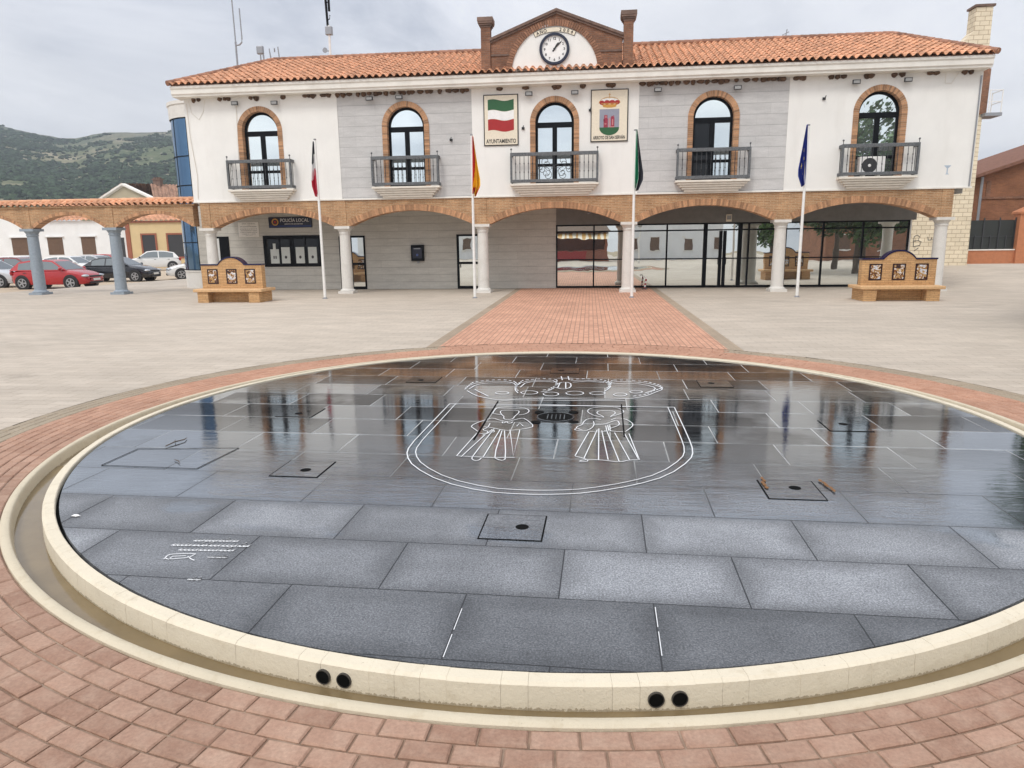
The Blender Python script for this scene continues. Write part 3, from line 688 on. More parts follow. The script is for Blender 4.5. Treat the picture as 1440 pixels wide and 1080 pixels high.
CRO=[[(-1.594,8.728),(-1.566,9.098),(-1.389,9.262),(-1.175,9.304),(-1.007,9.203),(-.938,8.979),(-.945,8.762),(-.881,8.559)],[(-1.54,8.76),(-1.497,9.056),(-1.316,9.187),(-1.035,9.17)],[(-1.552,8.66),(-1.406,8.397),(-1.273,8.275),(-1.103,8.159)],[(-1.461,8.735),(-1.38,8.6),(-1.226,8.342)],[(-.96,8.905),(-.892,9.286),(-.62,9.411),(-.43,9.356),(-.425,8.932),(-.514,8.673),(-.599,8.642)],[(-.886,8.908),(-.841,9.242),(-.615,9.331),(-.456,9.261)],[(-.423,9.55),(-.218,9.56)],[(-.381,9.686),(-.355,9.424)],[(-.285,9.69),(-.262,9.428)],[(-.44,8.931),(-.395,9.264),(-.242,9.271),(-.218,8.943),(-.317,8.795),(-.44,8.931)],[(-.379,9.234),(-.395,8.905)],[(-.303,9.268),(-.29,8.867)],[(-.245,9.365),(-.06,9.438),(.186,9.37),(.26,9.265),(.299,9.042),(.249,8.824),(.204,8.711)],[(-.211,9.273),(.002,9.361),(.215,9.263)],[(.256,9.114),(.339,9.346),(.552,9.357),(.786,9.261),(.917,9.073),(.957,8.889),(.856,8.719),(.694,8.447),(.495,8.31)],[(.303,9.191),(.606,9.252),(.829,9.069),(.871,8.885),(.709,8.644)],[(-1.103,8.159),(-.71,8.243),(-.27,8.268),(.167,8.23),(.495,8.31)],[(-1.078,8.075),(-.923,8.157),(.434,8.185)],[(-1.161,8.586),(-1.122,8.622),(-1.065,8.627),(-1.016,8.597),(-.995,8.547),(-1.011,8.498),(-1.057,8.47),(-1.114,8.476),(-1.157,8.512),(-1.168,8.564)],[(-.838,8.644),(-.787,8.693),(-.715,8.699),(-.654,8.659),(-.63,8.592),(-.653,8.526),(-.712,8.489),(-.783,8.497),(-.836,8.545),(-.848,8.615)],[(-.551,8.572),(-.504,8.625),(-.438,8.631),(-.384,8.586),(-.363,8.512),(-.385,8.44),(-.439,8.4),(-.503,8.409),(-.55,8.463),(-.56,8.54)],[(-.266,8.641),(-.21,8.695),(-.135,8.702),(-.074,8.657),(-.053,8.582),(-.081,8.508),(-.145,8.468),(-.218,8.476),(-.269,8.53),(-.277,8.609)],[(.032,8.643),(.082,8.685),(.148,8.69),(.199,8.656),(.215,8.598),(.189,8.541),(.132,8.508),(.069,8.515),(.026,8.557),(.021,8.618)],[(.325,8.578),(.369,8.62),(.425,8.624),(.467,8.59),(.479,8.533),(.455,8.477),(.406,8.446),(.353,8.452),(.317,8.494),(.315,8.554)],[(.535,8.744),(.578,8.781),(.63,8.785),(.67,8.755),(.68,8.704),(.656,8.654),(.609,8.626),(.559,8.632),(.526,8.669),(.525,8.722)]]
SHI=[(-1.629,7.924),(-1.652,6.939),(-1.669,6.159),(-1.622,5.878),(-1.476,5.565),(-1.165,5.213),(-.786,5.009),(-.468,4.975),(-.229,4.993),(.01,5.046),(.362,5.238),(.649,5.486),(.889,5.923),(.951,6.196),(.968,6.646),(.978,7.891)]
TOP=[[(-1.629,7.924),(-1.112,7.918),(-.683,7.92),(-.259,7.933)],[(.498,7.897),(.729,7.899),(.978,7.891)]]
CUT=[[(-1.073,8.1),(-1.098,6.428)],[(.386,8.005),(.355,6.645)]]
INS=[[(-2.529,3.963),(-2.228,3.98)],[(-2.636,3.888),(-2.12,3.91)],[(-2.549,3.824),(-2.185,3.841)],[(-2.309,3.744),(-2.184,3.746)],[(-2.27,3.459),(-2.188,3.459)]]
SIG=[[(-2.565,3.7),(-2.574,3.759),(-2.54,3.774),(-2.407,3.792),(-2.413,3.765),(-2.423,3.734),(-2.453,3.724),(-2.536,3.699),(-2.567,3.714)],[(-2.533,3.695),(-2.533,3.74),(-2.456,3.754)],[(-2.439,3.748),(-2.397,3.714),(-2.367,3.698)]]
def ribbon(mb, pts, w, z=HZ + 0.0055, r=0.5):
    pts = [Vector((p[0], p[1], 0)) for p in pts]
    # light smoothing of the polyline
    if len(pts) > 3:
        q = [pts[0]]
        for a, b in zip(pts[:-1], pts[1:]):
            q += [a * 0.75 + b * 0.25, a * 0.25 + b * 0.75]
        pts = q + [pts[-1]]
    vs = []
    for i, p in enumerate(pts):
        d = pts[min(i + 1, len(pts) - 1)] - pts[max(i - 1, 0)]
        if d.length < 1e-9: d = Vector((1, 0, 0))
        d.normalize(); n = Vector((-d.y, d.x, 0)) * w / 2
        vs += [(p.x + n.x, p.y + n.y, z), (p.x - n.x, p.y - n.y, z)]
    mb.add(vs, [(2 * i, 2 * i + 1, 2 * i + 3, 2 * i + 2) for i in range(len(pts) - 1)], 0, r)
def dashed(mb, pts, w, on=0.055, off=0.03, z=HZ + 0.0055):
    pts = [Vector((p[0], p[1], 0)) for p in pts]; carry = 0.0; cur = []
    out = []; t = 0
    for a, b in zip(pts[:-1], pts[1:]):
        l = (b - a).length; n = max(1, int(l / 0.01))
        for i in range(n):
            p = a.lerp(b, i / n); t += l / n
            if t % (on + off) < on: cur.append((p.x, p.y))
            elif cur:
                if len(cur) > 1: out.append(cur)
                cur = []
    for c in out: ribbon(mb, [c[0], c[-1]], w, z)
mb = MB()
for p in FIG[:15]: ribbon(mb, p, 0.0095)
mb.build('engraved_figure', M['inlay'], fountain)
mb = MB()
for p in FIG[15:]: ribbon(mb, p, 0.0095)
mb.build('engraved_figure', M['inlay'], fountain)
mb = MB()
for i, p in enumerate(CRO):
    ribbon(mb, p, 0.014)
    if i in (0, 4, 12, 14): dashed(mb, [(x + 0.0, y + 0.10) for x, y in p], 0.022)
mb.build('engraved_crown', M['inlay'], fountain)
mb = MB(); ribbon(mb, SHI, 0.0105)
cx, cy = -0.34, 6.6
ribbon(mb, [(cx + (x - cx) * 0.945, cy + (y - cy) * 0.945 + (0.0 if y < 7.5 else 0.06)) for x, y in SHI], 0.009)
ribbon(mb, [SHI[0], ((SHI[0][0] + SHI[-1][0]) / 2, (SHI[0][1] + SHI[-1][1]) / 2), SHI[-1]], 0.026)
for p in TOP: ribbon(mb, p, 0.010)
ribbon(mb, [(x, y - 0.06) for x, y in TOP[0]], 0.009)
mb.build('engraved_shield', M['inlay'], fountain)
mb = MB()
for p in CUT: ribbon(mb, p, 0.015, HZ + 0.0062)
for p in ([(-4.19, 5.83), (-3.24, 5.94)], [(-3.24, 5.94), (-3.29, 5.32)], [(-3.29, 5.32), (-4.19, 5.33)], [(-4.19, 5.33), (-4.19, 5.83)]): ribbon(mb, [rot(*q) for q in p], 0.012, HZ + 0.005)
mb.build('saw_cut', M['void'], fountain)
mb = MB()
rr = random.Random(5)
for (a, b), sz in zip(INS, (0.055, 0.062, 0.06, 0.03, 0.034)):
    n = int(math.hypot(b[0] - a[0], b[1] - a[1]) / (sz * 0.42)); w = []
    word = 0
    for i in range(n):
        t = i / n; x = a[0] + (b[0] - a[0]) * t; y = a[1] + (b[1] - a[1]) * t; word += 1
        up = sz * rr.choice([0.6, 0.65, 0.7, 1.25]) ; st = sz * 0.42
        w += [(x, y), (x + 0.45 * up + st * 0.2, y + up), (x + st * 0.55, y + up * 0.45), (x + st * 0.5, y)]
        if word >= rr.choice([3, 4, 5, 6]) or i == n - 1:
            if len(w) > 2: ribbon(mb, w, 0.0085)
            w = []; word = 0
for p in SIG: ribbon(mb, p, 0.008)
for p in ([(-0.57, 2.84), (-0.57, 3.40)], [(0.43, 3.40), (0.43, 2.85)]): dashed(mb, [rot(x + 0.006, y) for x, y in p], 0.0045, 0.21, 0.03, HZ + 0.004)
mb.build('engraved_handwriting', M['inlay'], fountain)

tw = MB(); tw.tube([(-3.99, 5.98, HZ + 0.012), (-3.97, 6.10, HZ + 0.02), (-3.93, 6.2, HZ + 0.016), (-3.95, 6.27, HZ + 0.012)], [0.005, 0.006, 0.005, 0.003]); tw.tube([(-3.97, 6.10, HZ + 0.02), (-4.02, 6.19, HZ + 0.015)], [0.004, 0.002])
tag(tw.build('twig', M['bark']), 'dry forked twig lying on the left side of the granite disc', 'twig')
tw = MB(); tw.tube([(-3.66, 5.59, HZ + 0.010), (-3.60, 5.55, HZ + 0.014), (-3.54, 5.48, HZ + 0.010)], [0.003, 0.004, 0.002])
tag(tw.build('twig', M['bark']), 'tiny twig lying inside the rectangular cut on the left of the granite disc', 'twig')
tw = MB(); tw.ico((-3.609, 4.30, HZ + 0.008), 0.032, 0.02, 0.006, 0.3); tag(tw.build('paper_scrap', M['white']), 'small white scrap of paper near the left edge of the granite disc', 'litter')
for i, (x, y, a) in enumerate(((1.37, 5.36, 1.45), (1.84, 5.33, 1.7))):
    tw = MB()
    for k in range(5):
        d = (k - 2) * 0.055; tw.ico((x + d * math.cos(a) + rr.uniform(-.01, .01), y + d * math.sin(a), HZ + 0.012), 0.013, 0.028, 0.004, 0.4)
    tag(tw.build('dead_leaves', M['brownleaf']), ['clump of rust brown leaves along the left edge of the right front hatch', 'clump of rust brown leaves along the right edge of the right front hatch'][i], 'leaves')
# ------------------------------------------------------------ the town hall
hall = thing('town_hall', 'long two storey town hall with brick arcade, balconies, clock gable and terracotta roof', 'town hall')
YW = 26.62; YB = 29.15; ZB = 3.57; ZE = 7.36
WIN = [-12.48, -6.83, -1.31, 4.31, 9.90]
PAN = [(-15.40, -9.40, 'plaster'), (-9.40, -4.33, 'cladding'), (-4.33, 1.70, 'plaster'), (1.70, 6.84, 'cladding'), (6.84, 13.10, 'plaster')]
ZS = 6.14; RI, ROUT = 0.70, 0.89
def arc_pts(c, z, r, n=20, a0=PI, a1=0.0): return [(c + r * math.cos(a0 + (a1 - a0) * k / n), z + r * math.sin(a0 + (a1 - a0) * k / n)) for k in range(n + 1)]
for (x0, x1, mt), c in zip(PAN, WIN):
    y0 = YW if mt == 'plaster' else YW + 0.02
    mb = MB(); r = 0.80
    poly = [(x0, 4.0), (c - r, 4.0)] + arc_pts(c, ZS, r) + [(c + r, 4.0), (x1, 4.0), (x1, ZE + 0.1), (x0, ZE + 0.1)]
    mb.prism_y(poly, y0, YW + 0.32)
    mb.box(x0, x1, y0, YW + 0.32, ZB + 0.0, 4.0)
    mb.build('front_wall', M[mt], hall)
for i, c in enumerate(WIN):
    # brick surround: headers up the sides, a ring of voussoirs on top
    mb = MB(); h = 0.066
    n = int((ZS - 4.0) / h)
    for s in (-1, 1):
        for k in range(n):
            z = 4.0 + k * (ZS - 4.0) / n; xa, xb = sorted((c + s * RI, c + s * ROUT)); d = random.gauss(0, 0.002)
            mb.box(xa + 0.003, xb, YW - 0.016 + d, YW + 0.30, z + 0.006, z + (ZS - 4.0) / n - 0.006)
    nv = 34
    for k in range(nv):
        a, b = PI * k / nv + 0.008, PI * (k + 1) / nv - 0.008; d = random.gauss(0, 0.002)
        poly = [(c + r_ * math.cos(t), ZS + r_ * math.sin(t)) for r_, t in ((RI + 0.003, a), (ROUT, a), (ROUT, b), (RI + 0.003, b))]
        mb.prism_y(poly, YW - 0.016 + d, YW + 0.30)
    sur = mb.build('window_surround', M['tanv'], hall)
    mb = MB()
    ring_ = [(c - ROUT + 0.004, 4.0)] + arc_pts(c, ZS, ROUT - 0.004) + [(c + ROUT - 0.004, 4.0), (c + RI + 0.006, 4.0)] + arc_pts(c, ZS, RI + 0.006, 20, 0.0, PI) + [(c - RI - 0.006, 4.0)]
    mb.prism_y(ring_, YW - 0.008, YW + 0.29); mb.build('surround_mortar', M['mortar'], sur)
    # frame and panes
    win = thing('window', None, None); win.parent = hall
    yf = YW + 0.20; fw = 0.085
    mb = MB()
    fr = [(c - RI, 4.0)] + arc_pts(c, ZS, RI) + [(c + RI, 4.0), (c + RI - fw, 4.0)] + arc_pts(c, ZS, RI - fw, 20, 0.0, PI) + [(c - RI + fw, 4.0)]
    mb.prism_y(fr, yf, yf + 0.08)
    mb.box(c - RI + fw, c + RI - fw, yf - 0.012, yf + 0.07, 5.98, 6.16)
    mb.box(c - 0.085, c + 0.085, yf - 0.008, yf + 0.07, 4.0, 5.98)
    mb.box(c - RI + fw, c - 0.085, yf, yf + 0.07, 4.62, 4.72); mb.box(c + 0.085, c + RI - fw, yf, yf + 0.07, 4.62, 4.72)
    mb.box(c - RI + fw, c - 0.085, yf, yf + 0.07, 4.0, 4.10); mb.box(c + 0.085, c + RI - fw, yf, yf + 0.07, 4.0, 4.10)
    fo = mb.build('frame', M['black'], win)
    tilt = random.uniform(-0.006, 0.006)
    for s in (-1, 1):
        mb = MB(); x0, x1 = sorted((c + s * 0.085, c + s * (RI - fw)))
        mb.add([(x0, yf + 0.035, 4.08), (x1, yf + 0.035 + tilt * s, 4.08), (x1, yf + 0.035 + tilt * s, 6.0), (x0, yf + 0.035, 6.0)], [(0, 1, 2, 3)])
        mb.build('pane', M['glassdark'] if (i == 3 and s == -1) else M['glassup'], win)
    mb = MB(); p_ = [(c - RI + fw, 6.1)] + arc_pts(c, ZS, RI - fw + 0.005) + [(c + RI - fw, 6.1)]
    mb.add([(x, yf + 0.035, z) for x, z in p_], [tuple(range(len(p_)))]); mb.build('fanlight', M['glassup'], win)
    if i != 3:      # slatted blind showing low behind the glass
        pass
    # balcony
    wide = 1.59 if i == 2 else 1.275
    bal = thing('balcony', None, None); bal.parent = hall
    mb = MB(); yb = 26.26
    for k in range(5):
        w = wide + 0.02 - k * 0.085; y0 = yb + 0.01 + k * 0.055
        mb.box(c - w, c + w, y0, YW + 0.01 + k * 0.0007, 3.60 + 0.078 * (4 - k), 3.60 + 0.078 * (5 - k) - 0.004, r=0.5)
    mb.build('slab', M['corbel'], bal, bevel=0.012)
    mb = MB()
    mb.box(c - wide, c + wide, yb, yb + 0.07, 4.02, 4.13); mb.box(c - wide, c + wide, yb - 0.005, yb + 0.075, 4.95, 5.07)
    for s in (-1, 1):
        xa, xb = sorted((c + s * wide, c + s * (wide - 0.07)))
        mb.box(xa, xb, yb + 0.07, YW, 4.025, 4.125); mb.box(xa, xb, yb + 0.075, YW, 4.955, 5.065)
        mb.box(xa - 0.004, xb + 0.004, yb - 0.004, yb + 0.078, 4.13, 4.95)
        mb.lathe([(0.0, 0.16), (0.03, 0.145), (0.035, 0.125), (0.028, 0.10), (0.012, 0.09), (0.012, 0.0)], ((xa + xb) / 2, yb + 0.035, 5.07), 10)
    mb.build('railing', M['rail'], bal, bevel=0.008)
    mb = MB(); nb = 15 if i != 2 else 20
    for k in range(1, nb):
        x = c - wide + 0.04 + (2 * wide - 0.08) * k / nb
        if i == 2 and abs(x - c) < 0.62: continue
        mb.lathe([(0.011, 0), (0.011, 0.22), (0.022, 0.26), (0.011, 0.30), (0.012, 0.52), (0.022, 0.56), (0.011, 0.60), (0.011, 0.82)], (x, yb + 0.035, 4.13), 6)
    for s in (-1, 1):
        for yy in (yb + 0.15, yb + 0.25): mb.cyl((c + s * (wide - 0.035), yy, 4.12), (c + s * (wide - 0.035), yy, 4.96), 0.012, None, 6)
    if i == 2:
        for s in (-1, 1):
            def sc(x, z, r0, turns, ph):
                P_ = [(x + s * (r0 * (1 - t / 26)) * math.cos(ph + t / 26 * turns * 2 * PI), yb + 0.035, z + (r0 * (1 - t / 26)) * math.sin(ph + t / 26 * turns * 2 * PI)) for t in range(25)]
                mb.tube(P_, 0.011, 5)
            sc(c + s * 0.30, 4.75, 0.17, 1.3, -1.4); sc(c + s * 0.30, 4.36, 0.19, 1.4, 1.4); sc(c + s * 0.52, 4.55, 0.11, 1.2, 2.6); sc(c + s * 0.08, 4.55, 0.10, 1.2, 0)
            mb.cyl((c + s * 0.60, yb + 0.035, 4.12), (c + s * 0.60, yb + 0.035, 4.96), 0.012, None, 6)
        mb.cyl((c, yb + 0.035, 4.12), (c, yb + 0.035, 4.96), 0.014, None, 6)
    mb.build('balusters', M['iron'], bal, smooth=60)

# eaves: white cornice with a moulded face
def sweep_x(mb, prof, x0, x1):
    n = len(prof); mb.add([(x0, y, z) for y, z in prof] + [(x1, y, z) for y, z in prof], [tuple(range(n))[::-1], tuple(range(n, 2 * n))] + [(i, (i + 1) % n, n + (i + 1) % n, n + i) for i in range(n)])
mb = MB()
sweep_x(mb, [(26.13, 7.74), (26.13, 7.66), (26.17, 7.62), (26.17, 7.47), (26.22, 7.43), (26.22, 7.38), (YW + 0.2, 7.365), (YW + 0.2, 7.74)], -15.62, 13.16)
sweep_x(mb, [(YW + 0.2, 7.74), (YW + 0.2, 7.44), (35.3, 7.44), (35.3, 7.74)], -15.60, 13.14)
mb.build('cornice', M['cornice'], hall)
mb = MB(); mb.box(-15.40, -15.1, YW + 0.32, 35, 3.45, 7.44); mb.box(12.8, 13.10, YW + 0.32, 35, 3.57, 7.44); mb.box(-15.4, 13.1, 34.7, 35, 0, 7.44)
mb.box(12.2, 12.5, YB + 0.3, 34.7, 0, 3.0)
mb.build('side_wall', M['plaster'], hall)
mb = MB(); mb.box(-15.4, 13.1, YW + 0.505, YB + 0.3, 3.40, ZB - 0.002); mb.build('arcade_ceiling', M['ceil'], hall)
mb = MB(); mb.box(-15.43, 13.14, YW - 0.03, YW + 0.02, ZB - 0.03, ZB + 0.03); mb.build('drip_moulding', M['cornice'], hall, bevel=0.01)

# barrel tiled roof
def tiles(mb, A, B, C, D, p=0.255, rows=13, up=0.075):
    """A-B eave, C-D top (left, right); rows of barrel tiles running up the slope"""
    A, B, C, D = map(Vector, (A, B, C, D)); w = (B - A).length; ex = (B - A).normalized()
    s0 = (C - A); nrm = ex.cross(s0 - ex * s0.dot(ex)).normalized()
    if nrm.z < 0: nrm = -nrm
    ncol = int(w / p); K = 8; prof = []
    for k in range(K):
        t = k / K
        prof.append(up * (max(0.0, math.sin(PI * min(1, t / 0.64))) ** 0.7 if t < 0.64 else -0.35 * math.sin(PI * (t - 0.64) / 0.36)))
    for r in range(rows):
        t0, t1 = r / rows, min(1.0, (r + 1.12) / rows)
        lo0, hi0 = (C - A).dot(ex) * t0, w - (B - D).dot(ex) * t0
        lo1, hi1 = (C - A).dot(ex) * t1, w - (B - D).dot(ex) * t1
        base0 = A + (s0 - ex * s0.dot(ex)) * t0; base1 = A + (s0 - ex * s0.dot(ex)) * t1
        for c in range(ncol + 1):
            x0 = c * p + random.gauss(0, 0.004); dz = random.gauss(0, 0.004)
            vs = []; rn = random.random()
            for k in range(K + 1):
                x = x0 + p * k / K; z = prof[k % K]
                xa = min(max(x, lo0), hi0); xb = min(max(x, lo1), hi1)
                vs.append(base0 + ex * xa + nrm * (z + 0.030 + dz)); vs.append(base1 + ex * xb + nrm * (z * 0.86))
            if x0 + p < lo0 or x0 > hi0: continue
            fs = [(2 * k, 2 * k + 2, 2 * k + 3, 2 * k + 1) for k in range(K)]
            # closing edge of the lower end
            b = len(vs)
            for k in range(K + 1):
                x = min(max(x0 + p * k / K, lo0), hi0); vs.append(base0 + ex * x + nrm * (prof[k % K] + 0.030 + dz - 0.018))
            fs += [(b + k, b + k + 1, 2 * k + 2, 2 * k) for k in range(K)]
            mb.add(vs, fs, 0, rn)
def ridge_caps(mb, P, Q, r=0.10, l=0.34):
    P = Vector(P); Q = Vector(Q); n = max(1, int((Q - P).length / l)); d = (Q - P) / n
    for k in range(n):
        a = P + d * k; b = P + d * (k + 1.1); mb.cyl(a, b, r, r * 0.86, 10, 0, random.random())
EL, ER, RL, RR_ = (-15.66, 26.05, 7.78), (13.20, 26.05, 7.78), (-13.41, 30.5, 9.56), (11.53, 30.5, 9.56)
BL_, BR_ = (-15.66, 35.4, 7.60), (13.20, 35.4, 7.60)
mb = MB(); tiles(mb, EL, ER, RL, RR_); mb.build('roof', M['tile'], hall, smooth=None)
roofo = hall.children[-1]
mb = MB(); tiles(mb, BL_, EL, RL, RL, 0.26, 10); tiles(mb, ER, BR_, RR_, RR_, 0.26, 10)
mb.add([BL_, BR_, RR_, RL], [(0, 1, 2, 3)]); mb.build('rear_roof', M['tile'], roofo)
mb = MB(); up = Vector((0, 0, 0.05))
for a, b in ((EL, RL), (ER, RR_), (RL, RR_)): ridge_caps(mb, Vector(a) + up, Vector(b) + up)
mb.build('ridge_tiles', mat('ridge tile', (0.30, 0.15, 0.095), 0.8, 0.25, 5, rnd=0.3), roofo, smooth=50)
mb = MB(); mb.add([(EL[0] + .1, EL[1] + .1, 7.745), (ER[0] - .1, ER[1] + .1, 7.745), (RR_[0], 30.5, 9.50), (RL[0], 30.5, 9.50)], [(0, 1, 2, 3)]); mb.build('roof_deck', M['mortar'], roofo)

# brick gable with its two flared pillars
gab = thing('gable', None, None); gab.parent = hall
GC, GY = -1.30, 26.34
mb = MB(); r = 1.52
poly = [(-3.55, 7.74), (GC - r - 0.20, 7.74)] + arc_pts(GC, 7.77, r + 0.20, 28) + [(GC + r + 0.20, 7.74), (1.06, 7.74), (1.06, 8.80), (-1.235, 9.68), (-3.55, 8.80)]
mb.prism_y(poly, GY + 0.03, GY + 0.50); mb.build('brickwork', M['oldbrick'], gab)
mb = MB(); mb.prism_y([(GC - r - 0.01, 7.74)] + arc_pts(GC, 7.77, r + 0.01, 28) + [(GC + r + 0.01, 7.74)], GY + 0.06, GY + 0.48); mb.build('tympanum', M['plaster'], gab)
mb = MB(); nv = 60
for k in range(nv):
    a, b = PI * k / nv + 0.004, PI * (k + 1) / nv - 0.004
    mb.prism_y([(GC + r_ * math.cos(t), 7.77 + r_ * math.sin(t)) for r_, t in ((r, a), (r + 0.205, a), (r + 0.205, b), (r, b))], GY + 0.012 + random.gauss(0, .002), GY + 0.49)
mb.build('arch_ring', M['oldv'], gab)
mb = MB()
for s, xe in ((-1, -3.58), (1, 1.09)):
    ap = -1.235
    for k, (o_, t_) in enumerate(((0.0, 0.07), (0.072, 0.10))):
        z0 = o_; z1 = o_ + t_; yy = GY - 0.03 - 0.05 * k
        P_ = [(xe, 8.80 + z0 - 0.02), (ap, 9.68 + z0 - 0.02), (ap, 9.68 + z1 - 0.02), (xe, 8.80 + z1 - 0.02)]
        mb.prism_y(P_, yy, GY + 0.56 + 0.05 * k)
mb.build('raking_coping', M['coping'], gab, bevel=0.01)
mb = MB()
for xa, xb in ((-3.55, GC - 1.60), (GC + 1.60, 1.06)):
    mb = MB(); mb.box(xa, xb, GY - 0.005, GY + 0.03, 8.37, 8.43); mb.build('string_course', M['coping'], gab, bevel=0.006)
    mb = MB(); mb.box(xa, xb, GY - 0.02, GY + 0.03, 7.74, 7.90); mb.build('plinth', M['coping'], gab, bevel=0.006)
for xc in (-3.73, 1.265):
    mb = MB(); w = 0.165
    mb.box(xc - w, xc + w, GY - 0.03, GY + 0.34, 7.70, 9.32)
    po = mb.build('gable_pillar', M['oldbrick'], hall)
    mb = MB(); yc = GY + 0.155
    for k, (a, z0, z1) in enumerate(((0.19, 9.32, 9.38), (0.225, 9.38, 9.44), (0.26, 9.44, 9.50), (0.275, 9.50, 9.64))):
        mb.box(xc - a, xc + a, yc - a - 0.02, yc + a + 0.02, z0, z1 - 0.001)
    mb.build('capital', M['coping'], po, bevel=0.006)
# clock: a thing of its own, set on the white field
clk = thing('wall_clock', 'round white clock with dark blue rim under the AÑO 2004 lettering in the gable', 'clock', (GC, GY + 0.05, 8.53))
mb = MB()
def disc_y(mb, r0, r1, y0, y1, n=48):
    vs = []
    for r_, y in ((r0, y0), (r1, y0), (r1, y1), (r0, y1)): vs += [(r_ * math.cos(2 * PI * k / n), y, r_ * math.sin(2 * PI * k / n)) for k in range(n)]
    fs = []
    for j in range(3):
        fs += [(j * n + k, j * n + (k + 1) % n, (j + 1) * n + (k + 1) % n, (j + 1) * n + k) for k in range(n)]
    mb.add(vs, fs)
disc_y(mb, 0.435, 0.53, -0.07, 0.0); mb.build('rim', M['clockrim'], clk, smooth=40, bevel=0.012)
mb = MB(); mb.add([(0.45 * math.cos(2 * PI * k / 48), -0.02, 0.45 * math.sin(2 * PI * k / 48)) for k in range(48)], [tuple(range(48))]); mb.build('dial', M['white'], clk)
nums = []
for h in range(1, 13):
    a = PI / 2 - h * PI / 6
    nums.append(text_mesh(str(h), 0.115, M['ink'], 'n', None, (0.345 * math.cos(a), -0.024, 0.345 * math.sin(a) - 0.04), (PI / 2, 0, 0), 0.002, offset=0.003))
join(nums, 'numerals', clk)
def hand(ang, l, w, y):
    mb = MB(); a = math.radians(90 - ang); d = Vector((math.cos(a), 0, math.sin(a))); n = Vector((-d.z, 0, d.x))
    P_ = [d * (-0.10) + n * w * 0.7, d * (-0.10) - n * w * 0.7, d * l * 0.75 - n * w, d * l, d * l * 0.75 + n * w]
    mb.add([tuple(p + Vector((0, y, 0))) for p in P_], [(0, 1, 2, 3, 4)])
    return mb.build('hand', M['ink'], clk)
hand(35, 0.27, 0.033, -0.032); hand(45, 0.385, 0.021, -0.038)
mb = MB(); mb.cyl((0, -0.024, 0), (0, -0.045, 0), 0.04, None, 16); mb.build('hub', M['ink'], clk)
# year band above the clock
yb_ = thing('year_sign', 'curved cream band lettered AÑO 2004 above the clock', 'sign', (GC + 0.01, GY + 0.04, 8.53))
mb = MB(); n = 24; vs = []
def bandp(t, r_): return (r_ * math.cos(t), r_ * math.sin(t))
a0, a1 = math.radians(137), math.radians(43)
rr0, rr1 = 0.635, 0.765
# flatter than the clock: a wide shallow arc
BRr, BCz = 1.60, -1.035
def bpt(f, o): 
    t = math.radians(90 + 25.5 - 51 * f); return ((BRr + o) * math.cos(t), BCz + (BRr + o) * math.sin(t))
def bandstrip(mb, o0, o1, y, f0=0.0, f1=1.0):
    vs = []
    for k in range(n + 1):
        f = f0 + (f1 - f0) * k / n; x, z = bpt(f, o0); X, Z = bpt(f, o1); vs += [(x, y, z), (X, y, Z)]
    mb.add(vs, [(2 * k, 2 * k + 2, 2 * k + 3, 2 * k + 1) for k in range(n)])
bandstrip(mb, -0.005, 0.155, 0.0); mb.build('band', M['ink'], yb_)
mb = MB(); bandstrip(mb, 0.006, 0.144, -0.004, 0.012, 0.988); mb.build('band_face', M['signcream'], yb_)
txt = 'AÑO   2004'; gl = []
for k, ch in enumerate(txt):
    if ch == ' ': continue
    f = 0.09 + 0.82 * k / (len(txt) - 1); x, z = bpt(f, 0.025); t = math.radians(25.5 - 51 * f)
    gl.append(text_mesh(ch, 0.15, M['ink'], 'n', None, (x, -0.009, z), (PI / 2, -t, 0), 0.002, offset=0.003))
join(gl, 'lettering', yb_)

# tile panels on the front wall
pan = thing('tile_panel', 'cream tile panel of the green, white and red flag lettered AYUNTAMIENTO', 'sign', (-3.255, YW - 0.006, 6.255), 0, 'tile panels beside the middle window')
def panel_base(o, w, h):
    mb = MB(); mb.box(-w, w, -0.03, 0, -h, h); mb.build('border', M['ink'], o)
    mb = MB(); mb.box(-w + 0.035, w - 0.035, -0.034, -0.005, -h + 0.035, h - 0.035); mb.build('tile_face', M['signcream'], o)
panel_base(pan, 0.635, 0.885)
def wavy(z0, z1, mt, nm, amp=0.035):
    mb = MB(); n = 20; vs = []
    for k in range(n + 1):
        x = -0.475 + 0.95 * k / n; w = amp * math.sin(k / n * 2 * PI * 1.05 + 0.4); vs += [(x, -0.037, z0 + w), (x, -0.037, z1 + w)]
    mb.add(vs, [(2 * k, 2 * k + 2, 2 * k + 3, 2 * k + 1) for k in range(n)]); mb.build(nm, mt, pan)
wavy(0.33, 0.69, M['green'], 'green_stripe'); wavy(0.02, 0.32, M['white'], 'white_stripe'); wavy(-0.37, 0.01, M['red'], 'red_stripe')
text_mesh('AYUNTAMIENTO', 0.20, M['ink'], 'lettering', pan, (0, -0.038, -0.795), (PI / 2, 0, 0), 0.002, width=1.10, offset=0.004)
pan2 = thing('tile_panel', 'cream tile panel of a crowned coat of arms lettered ARROYO DE SAN SERVÁN', 'sign', (0.655, YW - 0.006, 6.295), 0, 'tile panels beside the middle window')
panel_base(pan2, 0.665, 0.89)
def flat(o, P_, mt, nm, y=-0.037):
    mb = MB(); mb.add([(x, y, z) for x, z in P_], [tuple(range(len(P_)))]); return mb.build(nm, mt, o)
shp = [(-0.35, 0.22), (-0.35, -0.42)] + [(0.35 * math.cos(PI + PI * k / 16), -0.42 + 0.25 * math.sin(PI + PI * k / 16)) for k in range(1, 16)] + [(0.35, -0.42), (0.35, 0.22)]
flat(pan2, shp, M['greyglaze'], 'shield_field')
